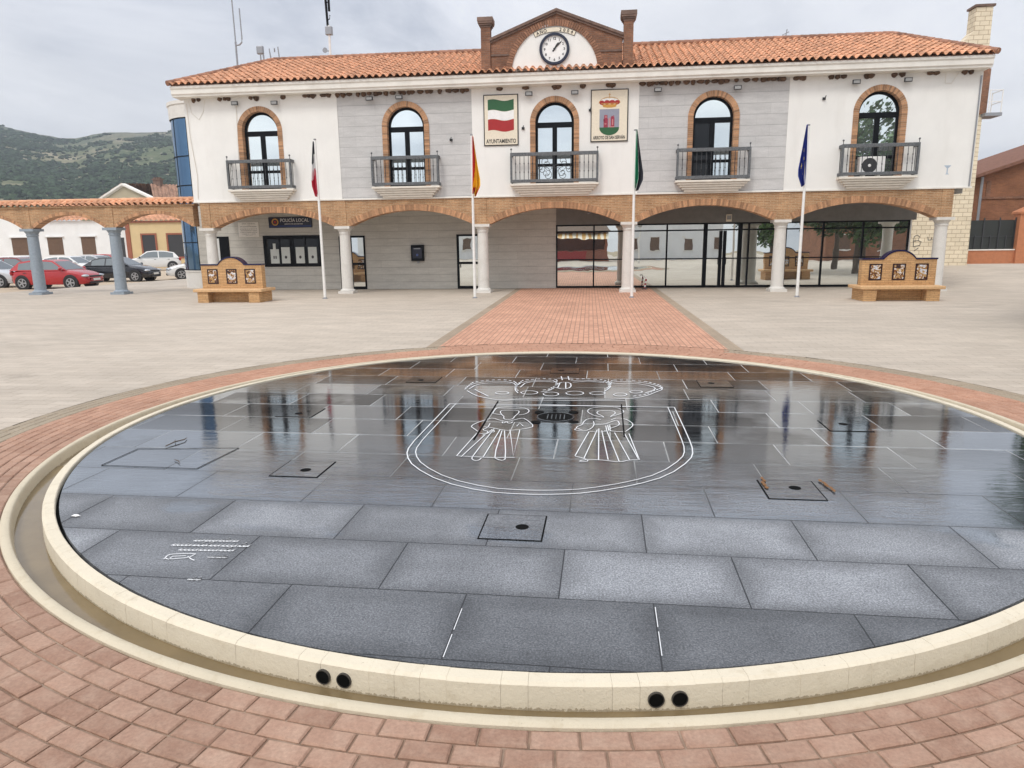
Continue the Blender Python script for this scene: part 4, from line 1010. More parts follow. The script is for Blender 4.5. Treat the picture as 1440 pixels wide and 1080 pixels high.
flat(pan2, [(-0.35, -0.40), (-0.35, -0.42)] + [(0.35 * math.cos(PI + PI * k / 16), -0.42 + 0.25 * math.sin(PI + PI * k / 16)) for k in range(1, 16)] + [(0.35, -0.42), (0.35, -0.40)], M['green'], 'shield_base', -0.039)
mb = MB()
for x0, x1, z0, z1 in ((-0.20, -0.05, -0.40, -0.10), (-0.18, -0.07, -0.10, 0.02), (0.05, 0.18, -0.37, -0.06), (0.07, 0.13, -0.06, -0.02), (-0.21, -0.17, -0.2, -0.12), (0.14, 0.17, -0.06, 0.0)):
    mb.add([(x0, -0.039, z0), (x1, -0.039, z0), (x1, -0.039, z1), (x0, -0.039, z1)], [(0, 1, 2, 3)])
mb.build('charge', M['wine'], pan2)
mb = MB()
for x0, x1, z0, z1 in ((-0.02, 0.02, -0.38, -0.08), (0.0, 0.18, -0.40, -0.37), (0.095, 0.14, -0.33, -0.12), (-0.14, -0.10, -0.08, 0.0), (-0.17, -0.10, -0.30, -0.26)):
    mb.add([(x0, -0.041, z0), (x1, -0.041, z0), (x1, -0.041, z1), (x0, -0.041, z1)], [(0, 1, 2, 3)])
mb.build('charge_detail', M['pink'], pan2)
flat(pan2, [(-0.27, 0.38), (0.27, 0.38), (0.22, 0.29), (0.08, 0.265), (-0.08, 0.265), (-0.22, 0.29)], M['gold'], 'crown_band')
mb = MB()
for xc, w in ((-0.27, 0.09), (-0.09, 0.10), (0.09, 0.10), (0.27, 0.09)):
    mb.add([(xc + w * math.cos(t), -0.038, 0.455 + 0.075 * math.sin(t) - abs(xc) * 0.05) for t in [2 * PI * k / 14 for k in range(14)]], [tuple(range(14))])
mb.build('crown_red', M['red'], pan2)
mb = MB()
for xc, w in ((-0.25, 0.10), (-0.09, 0.09), (0.09, 0.09), (0.25, 0.10)):
    mb.add([(xc + w * math.cos(t), -0.0375, 0.545 + 0.045 * math.sin(t) - abs(xc) * 0.10) for t in [2 * PI * k / 14 for k in range(14)]], [tuple(range(14))])
mb.build('crown_pearls', M['white'], pan2)
mb = MB(); P_ = [(0.37 * math.cos(t), 0.42 + 0.20 * math.sin(t)) for t in [PI * k / 20 for k in range(21)]]
for a, b in zip(P_[:-1], P_[1:]): mb.cyl((a[0], -0.038, a[1]), (b[0], -0.038, b[1]), 0.010, None, 5)
mb.cyl((0, -0.038, 0.60), (0, -0.038, 0.76), 0.009, None, 5); mb.cyl((-0.04, -0.038, 0.71), (0.04, -0.038, 0.71), 0.008, None, 5); mb.cyl((-0.30, -0.038, 0.41), (0.30, -0.038, 0.41), 0.012, None, 5)
mb.build('crown_outline', M['gold'], pan2)
text_mesh('ARROYO DE SAN SERVÁN', 0.16, M['ink'], 'lettering', pan2, (0, -0.038, -0.80), (PI / 2, 0, 0), 0.002, width=1.14, offset=0.004)

# ground floor arcade
CX = [-14.98, -9.48, -4.05, 1.43, 6.89, 12.40]
ZC = 2.58
def arch(x0, x1, rise, n=28):
    w = (x1 - x0) / 2; R = (w * w + rise * rise) / (2 * rise); c = (x0 + x1) / 2; zc = ZC + rise - R; a = math.asin(w / R)
    return [(c + R * math.sin(-a + 2 * a * k / n), zc + R * math.cos(-a + 2 * a * k / n)) for k in range(n + 1)], c, zc, R, a
for i in range(5):
    x0, x1 = CX[i] + 0.19, CX[i + 1] - 0.19
    mb = MB(); P_, c, zc, R, a = arch(x0 + 0.14, x1 - 0.14, 0.55)
    mb.prism_y([(x0, ZC)] + P_ + [(x1, ZC), (x1, ZB - 0.03), (x0, ZB - 0.03)], YW + 0.025, YW + 0.50)
    sp = mb.build('arcade_spandrel', M['tan'], hall)
    mb = MB(); nv = int(2 * a * R / 0.068)
    for k in range(nv):
        t0, t1 = -a + 2 * a * k / nv + 0.0007, -a + 2 * a * (k + 1) / nv - 0.0007
        mb.prism_y([(c + r_ * math.sin(t), zc + r_ * math.cos(t)) for r_, t in ((R - 0.002, t0), (R - 0.002, t1), (R + 0.225, t1), (R + 0.225, t0))], YW + 0.014 + random.gauss(0, 0.002), YW + 0.502)
    mb.build('arch_ring', M['tanv'], sp)
for i, x in enumerate(CX):
    mb = MB(); mb.box(x - 0.19, x + 0.19, YW + 0.005, YW + 0.51, ZC, ZB - 0.03); mb.build('brick_pier', M['tan'], hall)
def column(parent, x, y, m_, zt=ZC, base=True):
    col = thing('column', None, None, (x, y, 0)); col.parent = parent
    mb = MB(); mb.box(-0.30, 0.30, -0.30, 0.30, zt - 0.10, zt - 0.001); mb.lathe([(0.20, zt - 0.30), (0.225, zt - 0.285), (0.225, zt - 0.245), (0.21, zt - 0.23), (0.235, zt - 0.17), (0.285, zt - 0.10)], (0, 0, 0), 28)
    mb.build('capital', m_, col, smooth=35)
    mb = MB(); mb.lathe([(0.222, 0.16), (0.218, 0.9), (0.200, zt - 0.30)], (0, 0, 0), 28); mb.build('shaft', m_, col, smooth=35)
    mb = MB(); mb.box(-0.30, 0.30, -0.30, 0.30, 0.0, 0.09); mb.lathe([(0.29, 0.09), (0.295, 0.12), (0.27, 0.145), (0.235, 0.16), (0.23, 0.18), (0.222, 0.19)], (0, 0, 0), 28); mb.build('base', m_, col, smooth=35)
    return col
for x in CX: column(hall, x, 26.88, M['granitecol'])
# back wall, lintel, shop front
mb = MB(); mb.box(-16.85, -1.36, YB, YB + 0.3, 0, 3.40); mb.box(-16.85, -15.4, YB, 35, 3.40, 3.6); mb.box(-16.85, -16.55, YB + 0.3, 35, 0, 3.40)
mb.build('back_wall', M['cladlow'], hall)
mb = MB(); mb.box(-1.36, 12.50, YB - 0.06, YB + 0.3, 2.56, 3.40); mb.build('lintel', M['lintel'], hall)
sf = thing('shop_front', None, None); sf.parent = hall
mb = MB(); y0, y1 = YB - 0.02, YB + 0.06
for x in (-1.34, 0.17, 1.62, 3.09, 6.28, 7.7, 9.11, 10.6, 12.28): mb.box(x - 0.03, x + 0.03, y0, y1, 0.04, 2.56)
for x in (4.60, 5.95): mb.box(x - 0.075, x + 0.075, y0 - 0.01, y1, 0.04, 2.56)
for x in (5.20, 5.36): mb.box(x - 0.06, x + 0.06, y0 - 0.004, y1, 0.04, 2.24)
for z, h in ((2.50, 0.06), (2.25, 0.055), (1.13, 0.045), (0.03, 0.06)): mb.box(-1.36, 12.30, y0 + 0.006, y1 - 0.01, z - h / 2 + 0.03, z + h / 2 + 0.03)
mb.build('frame', M['black'], sf)
xsf = [-1.34, 0.17, 1.62, 3.09, 4.60, 5.28, 5.95, 6.28, 7.7, 9.11, 10.6, 12.28]; rg = random.Random(3)
for a, b in zip(xsf[:-1], xsf[1:]):
    mb = MB(); t = rg.uniform(-0.006, 0.006)
    mb.add([(a, YB + 0.03 + t, 0.04), (b, YB + 0.03 - t, 0.04), (b, YB + 0.03 - t + 0.004, 2.55), (a, YB + 0.03 + t + 0.004, 2.55)], [(0, 1, 2, 3)])
    mb.build('pane', M['glassfront'], sf)
mb = MB()
for x in (5.14, 5.42): mb.tube([(x, y0, 1.2), (x, y0 - 0.06, 1.17), (x, y0 - 0.06, 0.95), (x, y0, 0.92)], 0.014)
mb.build('door_handle', M['black'], sf)
def door(x0, x1, h):
    d = thing('door', None, None); d.parent = hall
    mb = MB(); y = YB - 0.03
    for a, b in ((x0, x0 + 0.10), (x1 - 0.07, x1)): mb.box(a, b, y, YB + 0.02, 0.0, h)
    for z0, z1 in ((h - 0.08, h), (0.0, 0.12), (1.02, 1.12)): mb.box(x0 + 0.10, x1 - 0.07, y + 0.004, YB + 0.02, z0, z1)
    mb.build('frame', M['black'], d)
    mb = MB(); mb.add([(x0 + 0.1, y + 0.02, 0.1), (x1 - 0.07, y + 0.024, 0.1), (x1 - 0.07, y + 0.022, h - 0.05), (x0 + 0.1, y + 0.02, h - 0.05)], [(0, 1, 2, 3)]); mb.build('pane', M['glassfront'], d)
    mb = MB(); mb.tube([(x0 + 0.15, y, 1.1), (x0 + 0.15, y - 0.05, 1.08), (x0 + 0.15, y - 0.05, 0.9), (x0 + 0.15, y, 0.88)], 0.012); mb.build('handle', M['black'], d)
door(-10.10, -9.42, 2.24); door(-5.50, -4.55, 2.24)
mb = MB(); mb.box(-10.55, -10.42, YB - 0.03, YB + 0.01, 0, 2.22); mb.build('door_jamb', M['black'], hall)
d = thing('door', None, None); d.parent = hall
mb = MB(); mb.box(-16.15, -15.45, YB - 0.03, YB + 0.01, 0, 2.28); mb.build('leaf', M['black'], d)
mb = MB(); mb.box(-16.10, -15.88, YB - 0.034, YB - 0.005, 0.1, 2.2); mb.build('pane', M['curtain'], d)
# the police window with four posters
w = thing('window', None, None); w.parent = hall
mb = MB(); y = YB - 0.035
for x0, x1, z0, z1 in ((-13.90, -11.36, 2.14, 2.29), (-13.90, -11.36, 0.98, 1.10), (-13.90, -13.80, 1.10, 2.14), (-11.46, -11.36, 1.10, 2.14), (-12.72, -12.55, 1.10, 2.14), (-13.20, -13.15, 1.10, 2.14), (-12.06, -12.01, 1.10, 2.14)):
    mb.box(x0, x1, y + (0.0 if x1 - x0 > 1 else 0.003), YB + 0.01, z0, z1)
mb.build('frame', M['black'], w)
mb = MB(); mb.add([(-13.8, YB - 0.012, 1.1), (-11.46, YB - 0.012, 1.1), (-11.46, YB - 0.012, 2.14), (-13.8, YB - 0.012, 2.14)], [(0, 1, 2, 3)]); mb.build('pane', M['glassdark'], w)
for k, x in enumerate((-13.42, -12.93, -12.29, -11.74)):
    mb = MB(); t = 1.80 if k else 1.72
    mb.box(x - 0.19, x + 0.19, YB - 0.020, YB - 0.013, 1.12, t)
    if k == 0: mb.box(x - 0.06, x + 0.06, YB - 0.0205, YB - 0.013, t, 1.96)
    if k == 0: mb.box(x - 0.07, x - 0.02, YB - 0.024, YB - 0.019, 1.32, 1.44, 1); mb.box(x + 0.02, x + 0.07, YB - 0.024, YB - 0.019, 1.32, 1.44, 1)
    else: mb.add([(x + 0.055 * math.cos(2 * PI * q / 14), YB - 0.023, 1.38 + 0.065 * math.sin(2 * PI * q / 14)) for q in range(14)], [tuple(range(14))], 1)
    mb.build('poster', [M['paper'], M['lamp']], w)
# round glazed stair tower at the left end
tower = thing('stair_tower', None, None); tower.parent = hall
TC = (-17.40, 32.0); TR = 1.6
mb = MB(); mb.lathe([(TR + 0.02, 0), (TR + 0.02, 0.72), (TR + 0.05, 0.74), (TR + 0.05, 0.80), (TR - 0.02, 0.80)], (*TC, 0), 48); mb.build('base', M['granitecol'], tower, smooth=35)
mb = MB(); mb.lathe([(TR - 0.02, 7.42), (TR + 0.05, 7.42), (TR + 0.06, 7.95), (TR + 0.10, 7.98), (TR + 0.10, 8.12), (0.0, 8.16)], (*TC, 0), 48)
mb.build('cornice', M['granitecol'], tower, smooth=35)
mb = MB(); mb.lathe([(TR, 0.80), (TR, 7.42)], (*TC, 0), 26, a0=math.radians(140), a1=math.radians(264)); mb.build('glazing', M['glassblue'], tower)
mb = MB(); mb.lathe([(TR, 0.80), (TR, 7.42)], (*TC, 0), 40, a0=math.radians(264), a1=math.radians(500)); mb.build('tower_wall', M['granitecol'], tower, smooth=35)
mb = MB()
for a in (140, 171, 202, 233, 264):
    t = math.radians(a); wd = 0.05 if a == 264 else 0.018; mb.cyl((TC[0] + TR * math.cos(t), TC[1] + TR * math.sin(t), 0.8), (TC[0] + TR * math.cos(t), TC[1] + TR * math.sin(t), 7.42), wd, None, 8)
for z in (0.82, 2.05, 3.3, 4.55, 5.8, 7.40): mb.lathe([(TR + 0.015, z - 0.02), (TR + 0.03, z - 0.02), (TR + 0.03, z + 0.02), (TR + 0.015, z + 0.02)], (*TC, 0), 40, a0=math.radians(140), a1=math.radians(264))
mb.build('mullions', M['black'], tower)
# faded mark painted low on the right of the wall
mb = MB(); mb.add([(x, YW - 0.004, z) for x, z in ((12.16, 4.32), (12.40, 4.32), (12.30, 4.22), (12.30, 4.06), (12.36, 4.02), (12.22, 4.02), (12.26, 4.06), (12.26, 4.22))], [(0, 1, 2, 3, 4, 5, 6, 7)]); mb.build('painted_mark', mat('faded blue paint', (0.42, 0.49, 0.58), 0.8), hall)
mb = MB(); mb.box(13.02, 13.06, YW - 0.035, YW - 0.002, 3.6, 7.2); mb.build('corner_pipe', M['galv'], hall)
# -------------------------------------------- small things on the town hall
r4 = random.Random(11)
nest_x = []
for a, b in ((-9.35, -4.45), (1.80, 6.80)):
    x = a
    while x < b: nest_x.append(x); x += r4.uniform(0.11, 0.34)
nest_x += [-15.0, -14.8, -13.95, -13.75, -13.6, -12.72, -12.5, -11.45, -10.6, -10.45, -10.3, -9.9, -9.7, -3.3, -2.35, -1.3, -1.18, -0.3, 0.62, 0.75, 7.05, 7.25, 8.2, 8.4, 8.6, 9.35, 9.5, 10.25, 10.5, 11.4, 11.6, 12.5, 12.7]
for x in nest_x:
    mb = MB(); w = r4.uniform(0.07, 0.13)
    mb.ico((0, 0.02, -0.02), w, 0.10, r4.uniform(0.07, 0.12), 0.18)
    o = mb.build('mud_nest', M['nest'], loc=(x, YW - 0.03, 7.355))
    tag(o, 'lump of brown mud, one of the bird nests stuck under the white eaves', 'bird nest', 'mud nests under the eaves')
lights = [(-13.30, 7.13), (-11.75, 7.10), (-8.10, 7.13), (-6.98, 7.14), (-2.22, 7.10), (-0.58, 7.09), (2.33, 7.08), (5.05, 7.06), (8.98, 7.11), (10.65, 7.12)]
def lamp_at(x, z):
    t = thing('floodlight', None, 'floodlight', (x, YW, z), 0, 'floodlights above the balcony windows')
    mb = MB(); mb.box(-0.13, 0.13, -0.20, -0.14, -0.07, 0.07); mb.build('housing', M['lamp'], t, bevel=0.01)
    mb = MB(); mb.box(-0.10, 0.10, -0.204, -0.17, -0.045, 0.045); mb.build('lens', M['lens'], t)
    mb = MB(); mb.box(-0.02, 0.02, -0.145, 0.03, -0.015, 0.015); mb.build('bracket', M['lamp'], t)
    return t
f0 = lamp_at(*lights[0])
wn = ['the leftmost window', 'the second window from the left', 'the middle window under the clock', 'the fourth window, with one leaf open', 'the rightmost window']
for i, (x, z) in enumerate(lights):
    t = f0 if i == 0 else copy_tree(f0); t.location = (x, YW, z)
    t['label'] = 'small wall floodlight above the %s shoulder of %s' % (('left', 'right')[i % 2], wn[i // 2])
ac = thing('air_conditioner', 'white air conditioner with a round fan grille standing on the rightmost balcony', 'air conditioner', (9.72, 26.42, 4.0))
mb = MB(); mb.box(-0.42, 0.42, 0, 0.30, 0.06, 0.66); mb.box(-0.3, -0.2, 0.02, 0.28, 0, 0.06); mb.box(0.2, 0.3, 0.02, 0.28, 0, 0.06); mb.build('casing', M['white'], ac, bevel=0.02)
mb = MB(); mb.add([(-0.10 + 0.25 * math.cos(2 * PI * k / 28), -0.006, 0.36 + 0.25 * math.sin(2 * PI * k / 28)) for k in range(28)], [tuple(range(28))]); mb.build('fan_grille', M['lamp'], ac)
mb = MB(); mb.cyl((-0.10, -0.02, 0.36), (-0.10, -0.004, 0.36), 0.05, None, 14); mb.build('fan_hub', M['white'], ac)
# cables
mb = MB(); mb.tube([(-15.2, YW - 0.02, 7.30), (-15.12, YW - 0.02, 6.85), (-14.85, YW - 0.02, 6.62), (-14.65, YW - 0.02, 6.9), (-14.55, YW - 0.02, 7.3)], 0.008, 5); mb.tube([(-15.3, YW - 0.02, 7.2), (-15.28, YW - 0.02, 6.0), (-15.14, YW - 0.02, 4.6), (-15.2, YW - 0.02, 3.7)], 0.010, 5)
tag(mb.build('loose_cable', M['corbel']), 'thin pale cable hanging down the left edge of the white wall', 'cable')
mb = MB(); mb.tube([(-13.32, YW - 0.02, 7.12), (-13.40, YW - 0.02, 5.1)], 0.009, 5); tag(mb.build('cable', M['corbel']), 'straight thin cable running down beside the leftmost window', 'cable')
mb = MB(); mb.tube([(11.9, YW - 0.02, 7.33), (11.9, YW - 0.02, 7.0), (12.1, YW - 0.02, 6.98), (12.3, YW - 0.02, 7.32)], 0.008, 5); tag(mb.build('cable', M['corbel']), 'short looped cable below the eaves at the right corner', 'cable')
for i, (x, z, lb) in enumerate(((-5.12, 5.62, 'dark iron bracket on grey stone between the second window and the flag panel'), (8.0, 6.63, 'black bracket stub on the white wall left of the rightmost window'), (-2.45, 5.95, 'bent iron hook right of the flag tile panel'), (-0.03, 6.5, 'iron hook on the left edge of the coat of arms panel'))):
    mb = MB(); mb.tube([(x, YW + 0.02, z), (x, YW - 0.12, z), (x + 0.03, YW - 0.14, z + 0.08)], 0.016, 6); mb.box(x - 0.05, x + 0.05, YW - 0.045, YW + 0.02, z - 0.04, z + 0.04)
    tag(mb.build('wall_bracket', M['iron']), lb, 'bracket')

# aerials behind the ridge
a = thing('antenna', 'tall slim forked antenna mast on the left hip of the roof', 'antenna', (-15.25, 30.9, 8.2))
mb = MB(); mb.cyl((0, 0, 0), (0, 0, 2.3), 0.04); mb.cyl((0, 0, 2.3), (-0.02, 0, 5.0), 0.028); mb.build('mast', M['galv'], a)
mb = MB(); mb.tube([(0, 0, 2.15), (0.18, 0, 2.17), (0.28, 0, 2.26), (0.30, 0, 2.42)], 0.03); mb.cyl((0.30, 0, 2.42), (0.29, 0, 3.6), 0.026); mb.build('side_arm', M['galv'], a)
a = thing('antenna', 'grey box antenna on two short struts above the left hip of the roof', 'antenna', (-14.40, 31.4, 9.0))
mb = MB(); mb.box(-0.15, 0.15, -0.08, 0.08, 1.08, 1.42); mb.build('panel', M['galv'], a, bevel=0.04)
mb = MB(); mb.cyl((-0.02, 0, 0), (0.0, 0, 1.06), 0.03); mb.cyl((0.14, 0, 0), (0.13, 0, 1.06), 0.035); mb.build('strut', M['galv'], a)
a = thing('antenna', 'small aerial with thin upright rods right of the box antenna', 'antenna', (-13.95, 31.4, 9.2))
mb = MB(); mb.tube([(0, 0, 0), (0.02, 0, 0.62), (-0.04, 0, 1.1)], [0.05, 0.035, 0.02]); mb.cyl((0.02, 0, 0.55), (0.42, 0, 0.62), 0.018); mb.cyl((0.40, 0, 0.6), (0.36, 0, 1.15), 0.025); mb.cyl((0.2, 0, 0.95), (0.2, 0, 1.1), 0.03); mb.build('rods', M['galv'], a)
a = thing('antenna', 'tall mast with black sector antennas, a grey box and a small dish on the ridge', 'antenna', (-11.1, 31.0, 9.4))
mb = MB(); mb.cyl((0, 0, 0), (0, 0, 1.6), 0.05); mb.build('mast', M['polewhite'], a)
mb = MB(); mb.box(-0.14, 0.14, -0.1, 0.1, 1.22, 1.55); mb.build('equipment_box', M['galv'], a, bevel=0.02)
mb = MB(); mb.cyl((-0.04, 0, 1.55), (-0.10, 0, 3.6), 0.05); mb.cyl((0.06, 0, 2.15), (0.06, 0, 3.6), 0.05); mb.cyl((-0.08, 0, 2.5), (0.06, 0, 2.5), 0.02); mb.tube([(-0.04, 0, 1.8), (0.06, 0, 1.85), (0.08, 0, 2.0)], 0.02); mb.build('sector_antennas', M['black'], a)
mb = MB(); mb.cyl((-0.22, -0.02, 0.62), (-0.22, 0.05, 0.62), 0.11, 0.07, 16); mb.cyl((-0.22, 0.03, 0.60), (0, 0.03, 0.60), 0.02); mb.build('dish', M['galv'], a)
mb = MB(); mb.cyl((7.55, 30.6, 9.5), (7.62, 30.6, 9.95), 0.02); mb.cyl((7.45, 30.6, 9.75), (7.70, 30.6, 9.86), 0.015); tag(mb.build('antenna', M['galv']), 'tiny aerial stub on the ridge far right of the clock gable', 'antenna')

# ----------------------------------------------------- flagpoles and flags
PX = [-9.38, -3.96, 1.44, 6.86]; PY = 24.16
def pole(x, lb):
    t = thing('flagpole', lb, 'flagpole', (x, PY, 0), 0, 'flagpoles in front of the town hall')
    mb = MB(); mb.cyl((0, 0, 0), (0, 0, 5.40), 0.052, 0.036, 16); mb.build('mast', M['polewhite'], t, smooth=50)
    mb = MB(); mb.lathe([(0.036, 5.40), (0.045, 5.41), (0.045, 5.44), (0.0, 5.455)], (0, 0, 0), 14); mb.build('cap', M['galv'], t, smooth=50)
    mb = MB(); mb.lathe([(0.10, 0.0), (0.10, 0.015), (0.06, 0.03), (0.055, 0.05)], (0, 0, 0), 16); mb.build('foot', M['galv'], t)
    return t
pole(PX[0], 'white flagpole with the black, white and red flag, left of all four'); pole(PX[1], 'white flagpole with the red and yellow flag'); pole(PX[2], 'white flagpole with the green, white and black flag beside the red path'); pole(PX[3], 'white flagpole with the blue starred flag, right of all four')
def flagmat(name, fn):
    m, nt, b = nodes(name); s = attr(nt, 'st'); n = noise(nt, pos(nt), 6.0, 3)
    r = nd(nt, 'ShaderNodeValToRGB'); L(nt, s, r.inputs[0]); cr = r.color_ramp; cr.interpolation = 'CONSTANT'
    for i, (t, c) in enumerate(fn):
        e = cr.elements[i] if i < 2 else cr.elements.new(t)
        e.position = t; e.color = rgba(c)
    f = ramp(nt, n, 0.3, 0.7, 0.88, 1.08); L(nt, mixc(nt, 1.0, r.outputs[0], comb(nt, f, f, f), 'MULTIPLY'), b.inputs['Base Color']); b.inputs['Roughness'].default_value = 0.7
    return m
def flag(x, ztop, H, drop, wmax, side, mt, seed, stripe, lb, stars=False):
    """a flag hanging limp: the hoist runs up the pole, the fly falls in folds"""
    q = random.Random(seed); nu, nv = 30, 34; vs = []; st = []
    tot = H + drop
    for j in range(nv + 1):
        v = j / nv
        for i in range(nu + 1):
            u = i / nu
            z = ztop - v * tot * (1 - 0.03 * u)
            w = wmax * min(1.0, 0.12 + 1.25 * v) * (1 - 0.55 * max(0, v - 0.82) / 0.18)
            fold = math.sin(u * 3.2 * PI + v * 1.3 + seed) * 0.5 + 0.5
            xx = x + side * (0.045 + w * (u * 0.55 + 0.45 * u * fold) - 0.10 * v * 0.35)
            yy = PY - 0.02 + 0.10 * math.sin(u * 4.1 * PI + v * 2.0 + seed) * (0.25 + v)
            z += -0.18 * u * v + 0.02 * math.sin(u * 9 + v * 5)
            vs.append((xx, yy, z))
    fs = []
    for j in range(nv):
        for i in range(nu):
            fs.append((j * (nu + 1) + i, j * (nu + 1) + i + 1, (j + 1) * (nu + 1) + i + 1, (j + 1) * (nu + 1) + i)); st.append(stripe((i + .5) / nu, (j + .5) / nv))
    me = bpy.data.meshes.new('flag'); me.from_pydata(vs, [], fs); me.materials.append(mt)
    at = me.attributes.new('st', 'FLOAT', 'FACE'); at.data.foreach_set('value', st)
    for p in me.polygons: p.use_smooth = True
    o = bpy.data.objects.new('flag', me); COL.objects.link(o); so = o.modifiers.new('cloth', 'SOLIDIFY'); so.thickness = 0.003
    tag(o, lb, 'flag', 'flags hanging from the four poles')
    return o
BLK, WHT, RED = (0.018, 0.02, 0.03), (0.80, 0.80, 0.80), (0.52, 0.015, 0.045)
flag(PX[0], 5.34, 0.95, 0.75, 0.24, -1, flagmat('black white red cloth', [(0, BLK), (0.30, WHT), (0.56, RED)]), 1, lambda u, v: min(0.99, max(0, v * 0.93 + 0.06 * math.sin(u * 7) - 0.12 * (u - 0.5))), 'limp flag with black top, white middle and red lower part')
flag(PX[1], 5.36, 1.0, 0.82, 0.30, 1, flagmat('red yellow cloth', [(0, (0.55, 0.012, 0.02)), (0.34, (0.85, 0.52, 0.015)), (0.86, (0.55, 0.02, 0.02))]), 2, lambda u, v: min(0.99, max(0, 0.35 * (v * 1.0) + 0.60 * u - 0.12 + (0.5 if v > 0.88 and u < 0.5 else 0.0) + 0.12 * v)), 'limp flag in red and yellow')
flag(PX[2], 5.42, 1.0, 0.80, 0.26, 1, flagmat('green white black cloth', [(0, (0.015, 0.30, 0.15)), (0.50, WHT), (0.58, BLK)]), 3, lambda u, v: min(0.99, max(0, u * 1.0 + 0.02 + 0.10 * (v - 0.6))), 'limp flag in green, white and black')
flag(PX[3], 5.42, 1.0, 0.78, 0.25, -1, flagmat('blue cloth', [(0, (0.012, 0.03, 0.27)), (0.97, (0.70, 0.58, 0.20))]), 4, lambda u, v: 0.98 if any((u - a) ** 2 * 0.5 + (v - b) ** 2 < 0.0012 for a, b in ((0.30, 0.38), (0.62, 0.42), (0.42, 0.55), (0.25, 0.68), (0.68, 0.66), (0.5, 0.78))) else 0.3, 'limp dark blue flag with pale yellow stars')

# ------------------------------------------------------------ brick benches
def bench(x, y, lb, seed):
    t = thing('brick_bench', lb, 'bench', (x, y, 0), 0, 'double sided brick benches')
    W = 1.08; SW = 1.22
    mb = MB(); P_ = [(-W, 0.46), (W, 0.46), (W, 1.24), (0.47, 1.24)]
    R = 0.57; zc = 1.49 - R; a0 = math.asin(min(1, 0.47 / R))
    P_ += [(R * math.sin(a0 - 2 * a0 * k / 18), zc + R * math.cos(a0 - 2 * a0 * k / 18)) for k in range(19)] + [(-W, 1.24)]
    z_end = zc + R * math.cos(a0)
    P_ = [(px, pz) for px, pz in P_]
    mb.prism_y(P_, 0.42, 0.68); mb.build('backrest', M['benchbrick'], t)
    mb = MB()
    top = [(-W - 0.02, 1.242), (-0.495, 1.242)] + [(-R * math.sin(a0 - 2 * a0 * k / 18), zc + R * math.cos(a0 - 2 * a0 * k / 18) + 0.002) for k in range(19)][0:19] + [(0.495, 1.242), (W + 0.02, 1.242)]
    up = [(px, pz + 0.045) for px, pz in top]
    n = len(top); vs = [(px, 0.40, pz) for px, pz in top] + [(px, 0.40, pz) for px, pz in up] + [(px, 0.70, pz) for px, pz in top] + [(px, 0.70, pz) for px, pz in up]
    fs = []
    for i in range(n - 1): fs += [(i, i + 1, n + i + 1, n + i), (2 * n + i, 3 * n + i, 3 * n + i + 1, 2 * n + i + 1), (n + i, n + i + 1, 3 * n + i + 1, 3 * n + i), (i, 2 * n + i, 2 * n + i + 1, i + 1)]
    fs += [(0, n, 3 * n, 2 * n), (n - 1, 3 * n - 1, 4 * n - 1, 2 * n - 1)]
    mb.add(vs, fs); mb.build('glazed_coping', M['navy'], t)
    mb = MB(); mb.box(-SW, SW, 0.0, 1.10, 0.36, 0.46); mb.build('seat', M['benchtop'], t, bevel=0.02)
    mb = MB(); mb.box(-0.72, 0.72, 0.40, 0.70, 0.0, 0.36); mb.build('seat_support', M['benchbrick'], t)
    for s in (-1, 1):
        mb = MB(); xa, xb = sorted((s * 1.10, s * 0.72)); mb.box(xa, xb, 0.06, 1.04, 0.0, 0.36); mb.build('leg', M['benchbrick'], t, bevel=0.008)
    for k, xc in enumerate((-0.68, 0.0, 0.66)):
        for yy, s in ((0.42, -1), (0.68, 1)):
            mb = MB(); yA, yB_ = sorted((yy, yy + s * 0.012)); mb.box(xc - 0.19, xc + 0.19, yA, yB_, 0.62, 1.12); fo = mb.build('picture_frame', M['benchtrim'], t)
            mb = MB(); yA, yB_ = sorted((yy, yy + s * 0.015)); mb.box(xc - 0.145, xc + 0.145, yA, yB_, 0.66, 1.08); mb.build('tile_picture', M['picture'], fo)
    return t
bench(-12.16, 22.5, 'yellow brick bench with three tile pictures in front of the police office at the left', 1)
bench(9.42, 22.35, 'yellow brick bench with three tile pictures in front of the shop windows at the right', 2)

# --------------------------------------------- free standing arcade, left
arcade = thing('arcade_wall', 'free standing tan brick arcade with tiled coping and blue grey columns left of the town hall', 'arcade', (0, 0, 0))
LX = [-26.4, -22.68, -19.07, -15.36]; AY0, AY1 = YW + 0.06, YW + 0.46; AZ = 2.66
for i in range(3):
    x0, x1 = LX[i] + 0.16, LX[i + 1] - 0.16
    w = (x1 - x0 - 0.16) / 2; rise = 0.52; R = (w * w + rise * rise) / (2 * rise); c = (x0 + x1) / 2; zc = AZ + rise - R; a = math.asin(w / R)
    P_ = [(c + R * math.sin(-a + 2 * a * k / 24), zc + R * math.cos(-a + 2 * a * k / 24)) for k in range(25)]
    mb = MB(); mb.prism_y([(x0, AZ)] + P_ + [(x1, AZ), (x1, 3.46), (x0, 3.46)], AY0, AY1); sp = mb.build('spandrel', M['tan'], arcade)
    mb = MB(); nv = int(2 * a * R / 0.068)
    for k in range(nv):
        t0, t1 = -a + 2 * a * k / nv + 0.0007, -a + 2 * a * (k + 1) / nv - 0.0007
        mb.prism_y([(c + r_ * math.sin(t), zc + r_ * math.cos(t)) for r_, t in ((R - 0.002, t0), (R - 0.002, t1), (R + 0.12, t1), (R + 0.12, t0))], AY0 - 0.012, AY1 + 0.012)
    mb.build('arch_ring', M['tanv'], sp)
